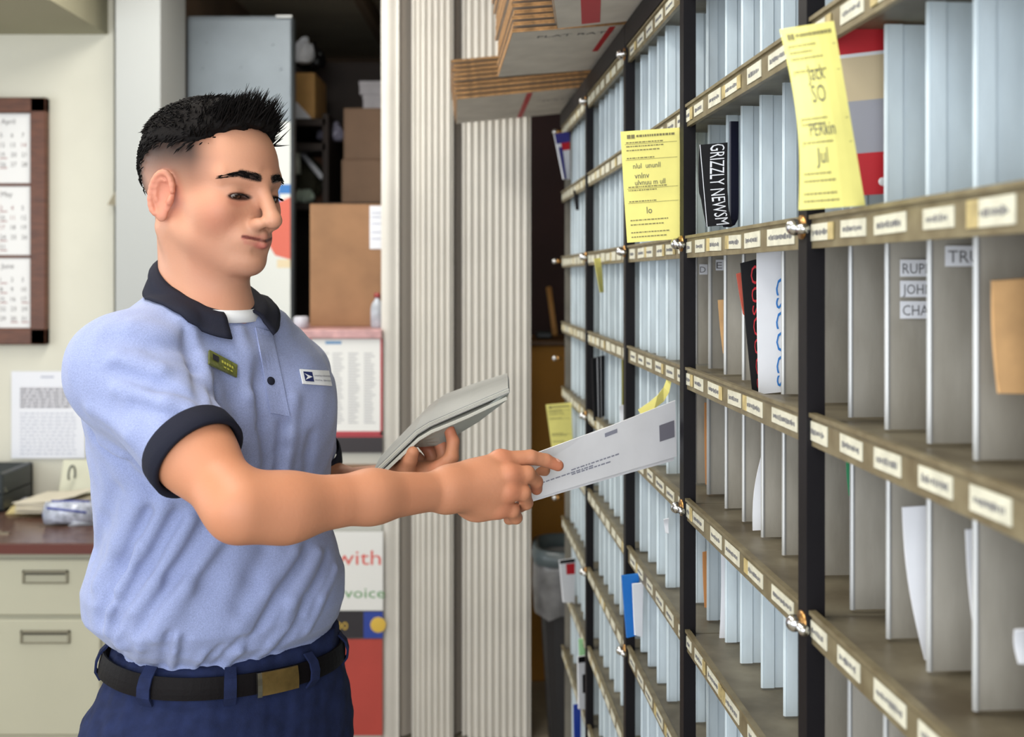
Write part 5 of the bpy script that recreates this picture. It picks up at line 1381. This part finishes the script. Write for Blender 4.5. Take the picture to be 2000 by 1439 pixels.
mslab(NE, FE, .0075, 'flat_mail', M_mag, 'grey magazine on top of the mail held in the far hand')
mslab([(736, 928, 1.527), (826, 844, 1.562), (905, 812, 1.587), (990, 772, 1.612)], [(770, 886, 1.66), (862, 790, 1.755), (932, 764, 1.77), (988, 748, 1.785)], .0045, 'flat_mail', M_magp, 'thin cream flat between the magazine and the silver mail bag', 0.004)
# hanging silver bag under the magazines
gg = []
for i in range(9):
    u = i/8; top = [(800, 866), (850, 838), (900, 816), (950, 795), (994, 764)]; bot = [(806, 872), (862, 868), (896, 845), (934, 822), (986, 782)]
    def at2(L_, t): s_ = t*(len(L_)-1); k = min(int(s_), len(L_)-2); f_ = s_-k; return np.array(L_[k])*(1-f_)+np.array(L_[k+1])*f_
    a_, b_ = at2(top, u), at2(bot, u)
    gg.append([P(a_[0]*(1-v)+b_[0]*v, a_[1]*(1-v)+b_[1]*v, 1.566+.05*u+.030*v) for v in (0, .25, .5, .75, 1)])
leaf('mail_bag', gg, .003, [M_mag2], 'silvery plastic mail bag bending down under the held magazines', 'mail')
# ================================================================ piles on the case, lights, camera
pile('flattened_mailing_box', (.095, 3.31, 2.032), math.radians(3), math.radians(-6), 0, .52, .49, 9, .0125, 'flattened brown mailing box in the farthest pile on the case', 'flattened boxes in the farthest pile', deco=d1)
pile('flattened_mailing_box', (.245, 2.52, 2.036), math.radians(4), math.radians(-5), 0, .52, .50, 16, .0125, 'flattened brown mailing box in the middle pile on the case', 'flattened boxes in the middle pile', deco=d2)
pile('flattened_mailing_box', (.32, 1.99, 2.012+.016), math.radians(-4), math.radians(-5), 0, .50, .36, 12, .0125, 'flattened mailing box in the nearest pile at the top picture edge', 'flattened boxes in the nearest pile', deco=d3)

def area(name, loc, rot, sx, sy, e, col=(1, 1, 1)):
    l = bpy.data.lights.new(name, 'AREA'); l.shape = 'RECTANGLE'; l.size = sx; l.size_y = sy; l.energy = e; l.color = col
    o = bpy.data.objects.new(name, l); COL.objects.link(o); o.location = loc; o.rotation_euler = rot; return o
area('window_daylight', (-2.88, 1.7, 1.65), (0, math.radians(-90), 0), 1.5, 3.0, 30, (.93, .97, 1))
area('lobby_daylight', (-.9, -1.2, 1.7), (math.radians(90), 0, 0), 3.4, 2.0, 88, (.97, .985, 1))
M_lamp = mat('lamp_diffuser', (255, 250, 240), emit=2.5)
for k, (x, y) in enumerate(((-.75, 1.0), (-.9, 3.0))):
    r_ = empty('ceiling_light', (x, y, 2.78), 'ceiling light panel above the %s' % ('aisle' if k == 0 else 'desk'), 'ceiling light')
    mb = MB(); mb.box(x-.32, x+.32, y-.62, y+.62, 2.74, 2.78, 0, bev=.004); mb.build('housing', M_fr, r_)
    mb = MB(); mb.box(x-.29, x+.29, y-.59, y+.59, 2.735, 2.741, 0); mb.build('diffuser', M_lamp, r_)
    area('panel_light', (x, y, 2.72), (0, 0, 0), .55, 1.1, 20, (1, .96, .88))
w = bpy.data.worlds.new('sky'); SC.world = w; w.use_nodes = True
bg = w.node_tree.nodes['Background']; bg.inputs[0].default_value = (.82, .90, 1, 1); bg.inputs[1].default_value = .9
cam = bpy.data.cameras.new('camera'); co_ = bpy.data.objects.new('camera', cam); COL.objects.link(co_); SC.camera = co_
co_.location = (0, 0, CAMZ); co_.rotation_euler = (math.radians(90), 0, 0)
cam.sensor_width = 36; cam.lens = FPX*36/2000; cam.shift_x = 0; cam.shift_y = -(1439/2-HY)/2000
cam.clip_start = .02; cam.dof.use_dof = True; cam.dof.focus_distance = 1.48; cam.dof.aperture_fstop = 5.0
vs_ = SC.view_settings; vs_.view_transform = 'Standard'; vs_.look = 'None'; vs_.gamma = 1; vs_.use_curve_mapping = False; vs_.exposure = 0.0
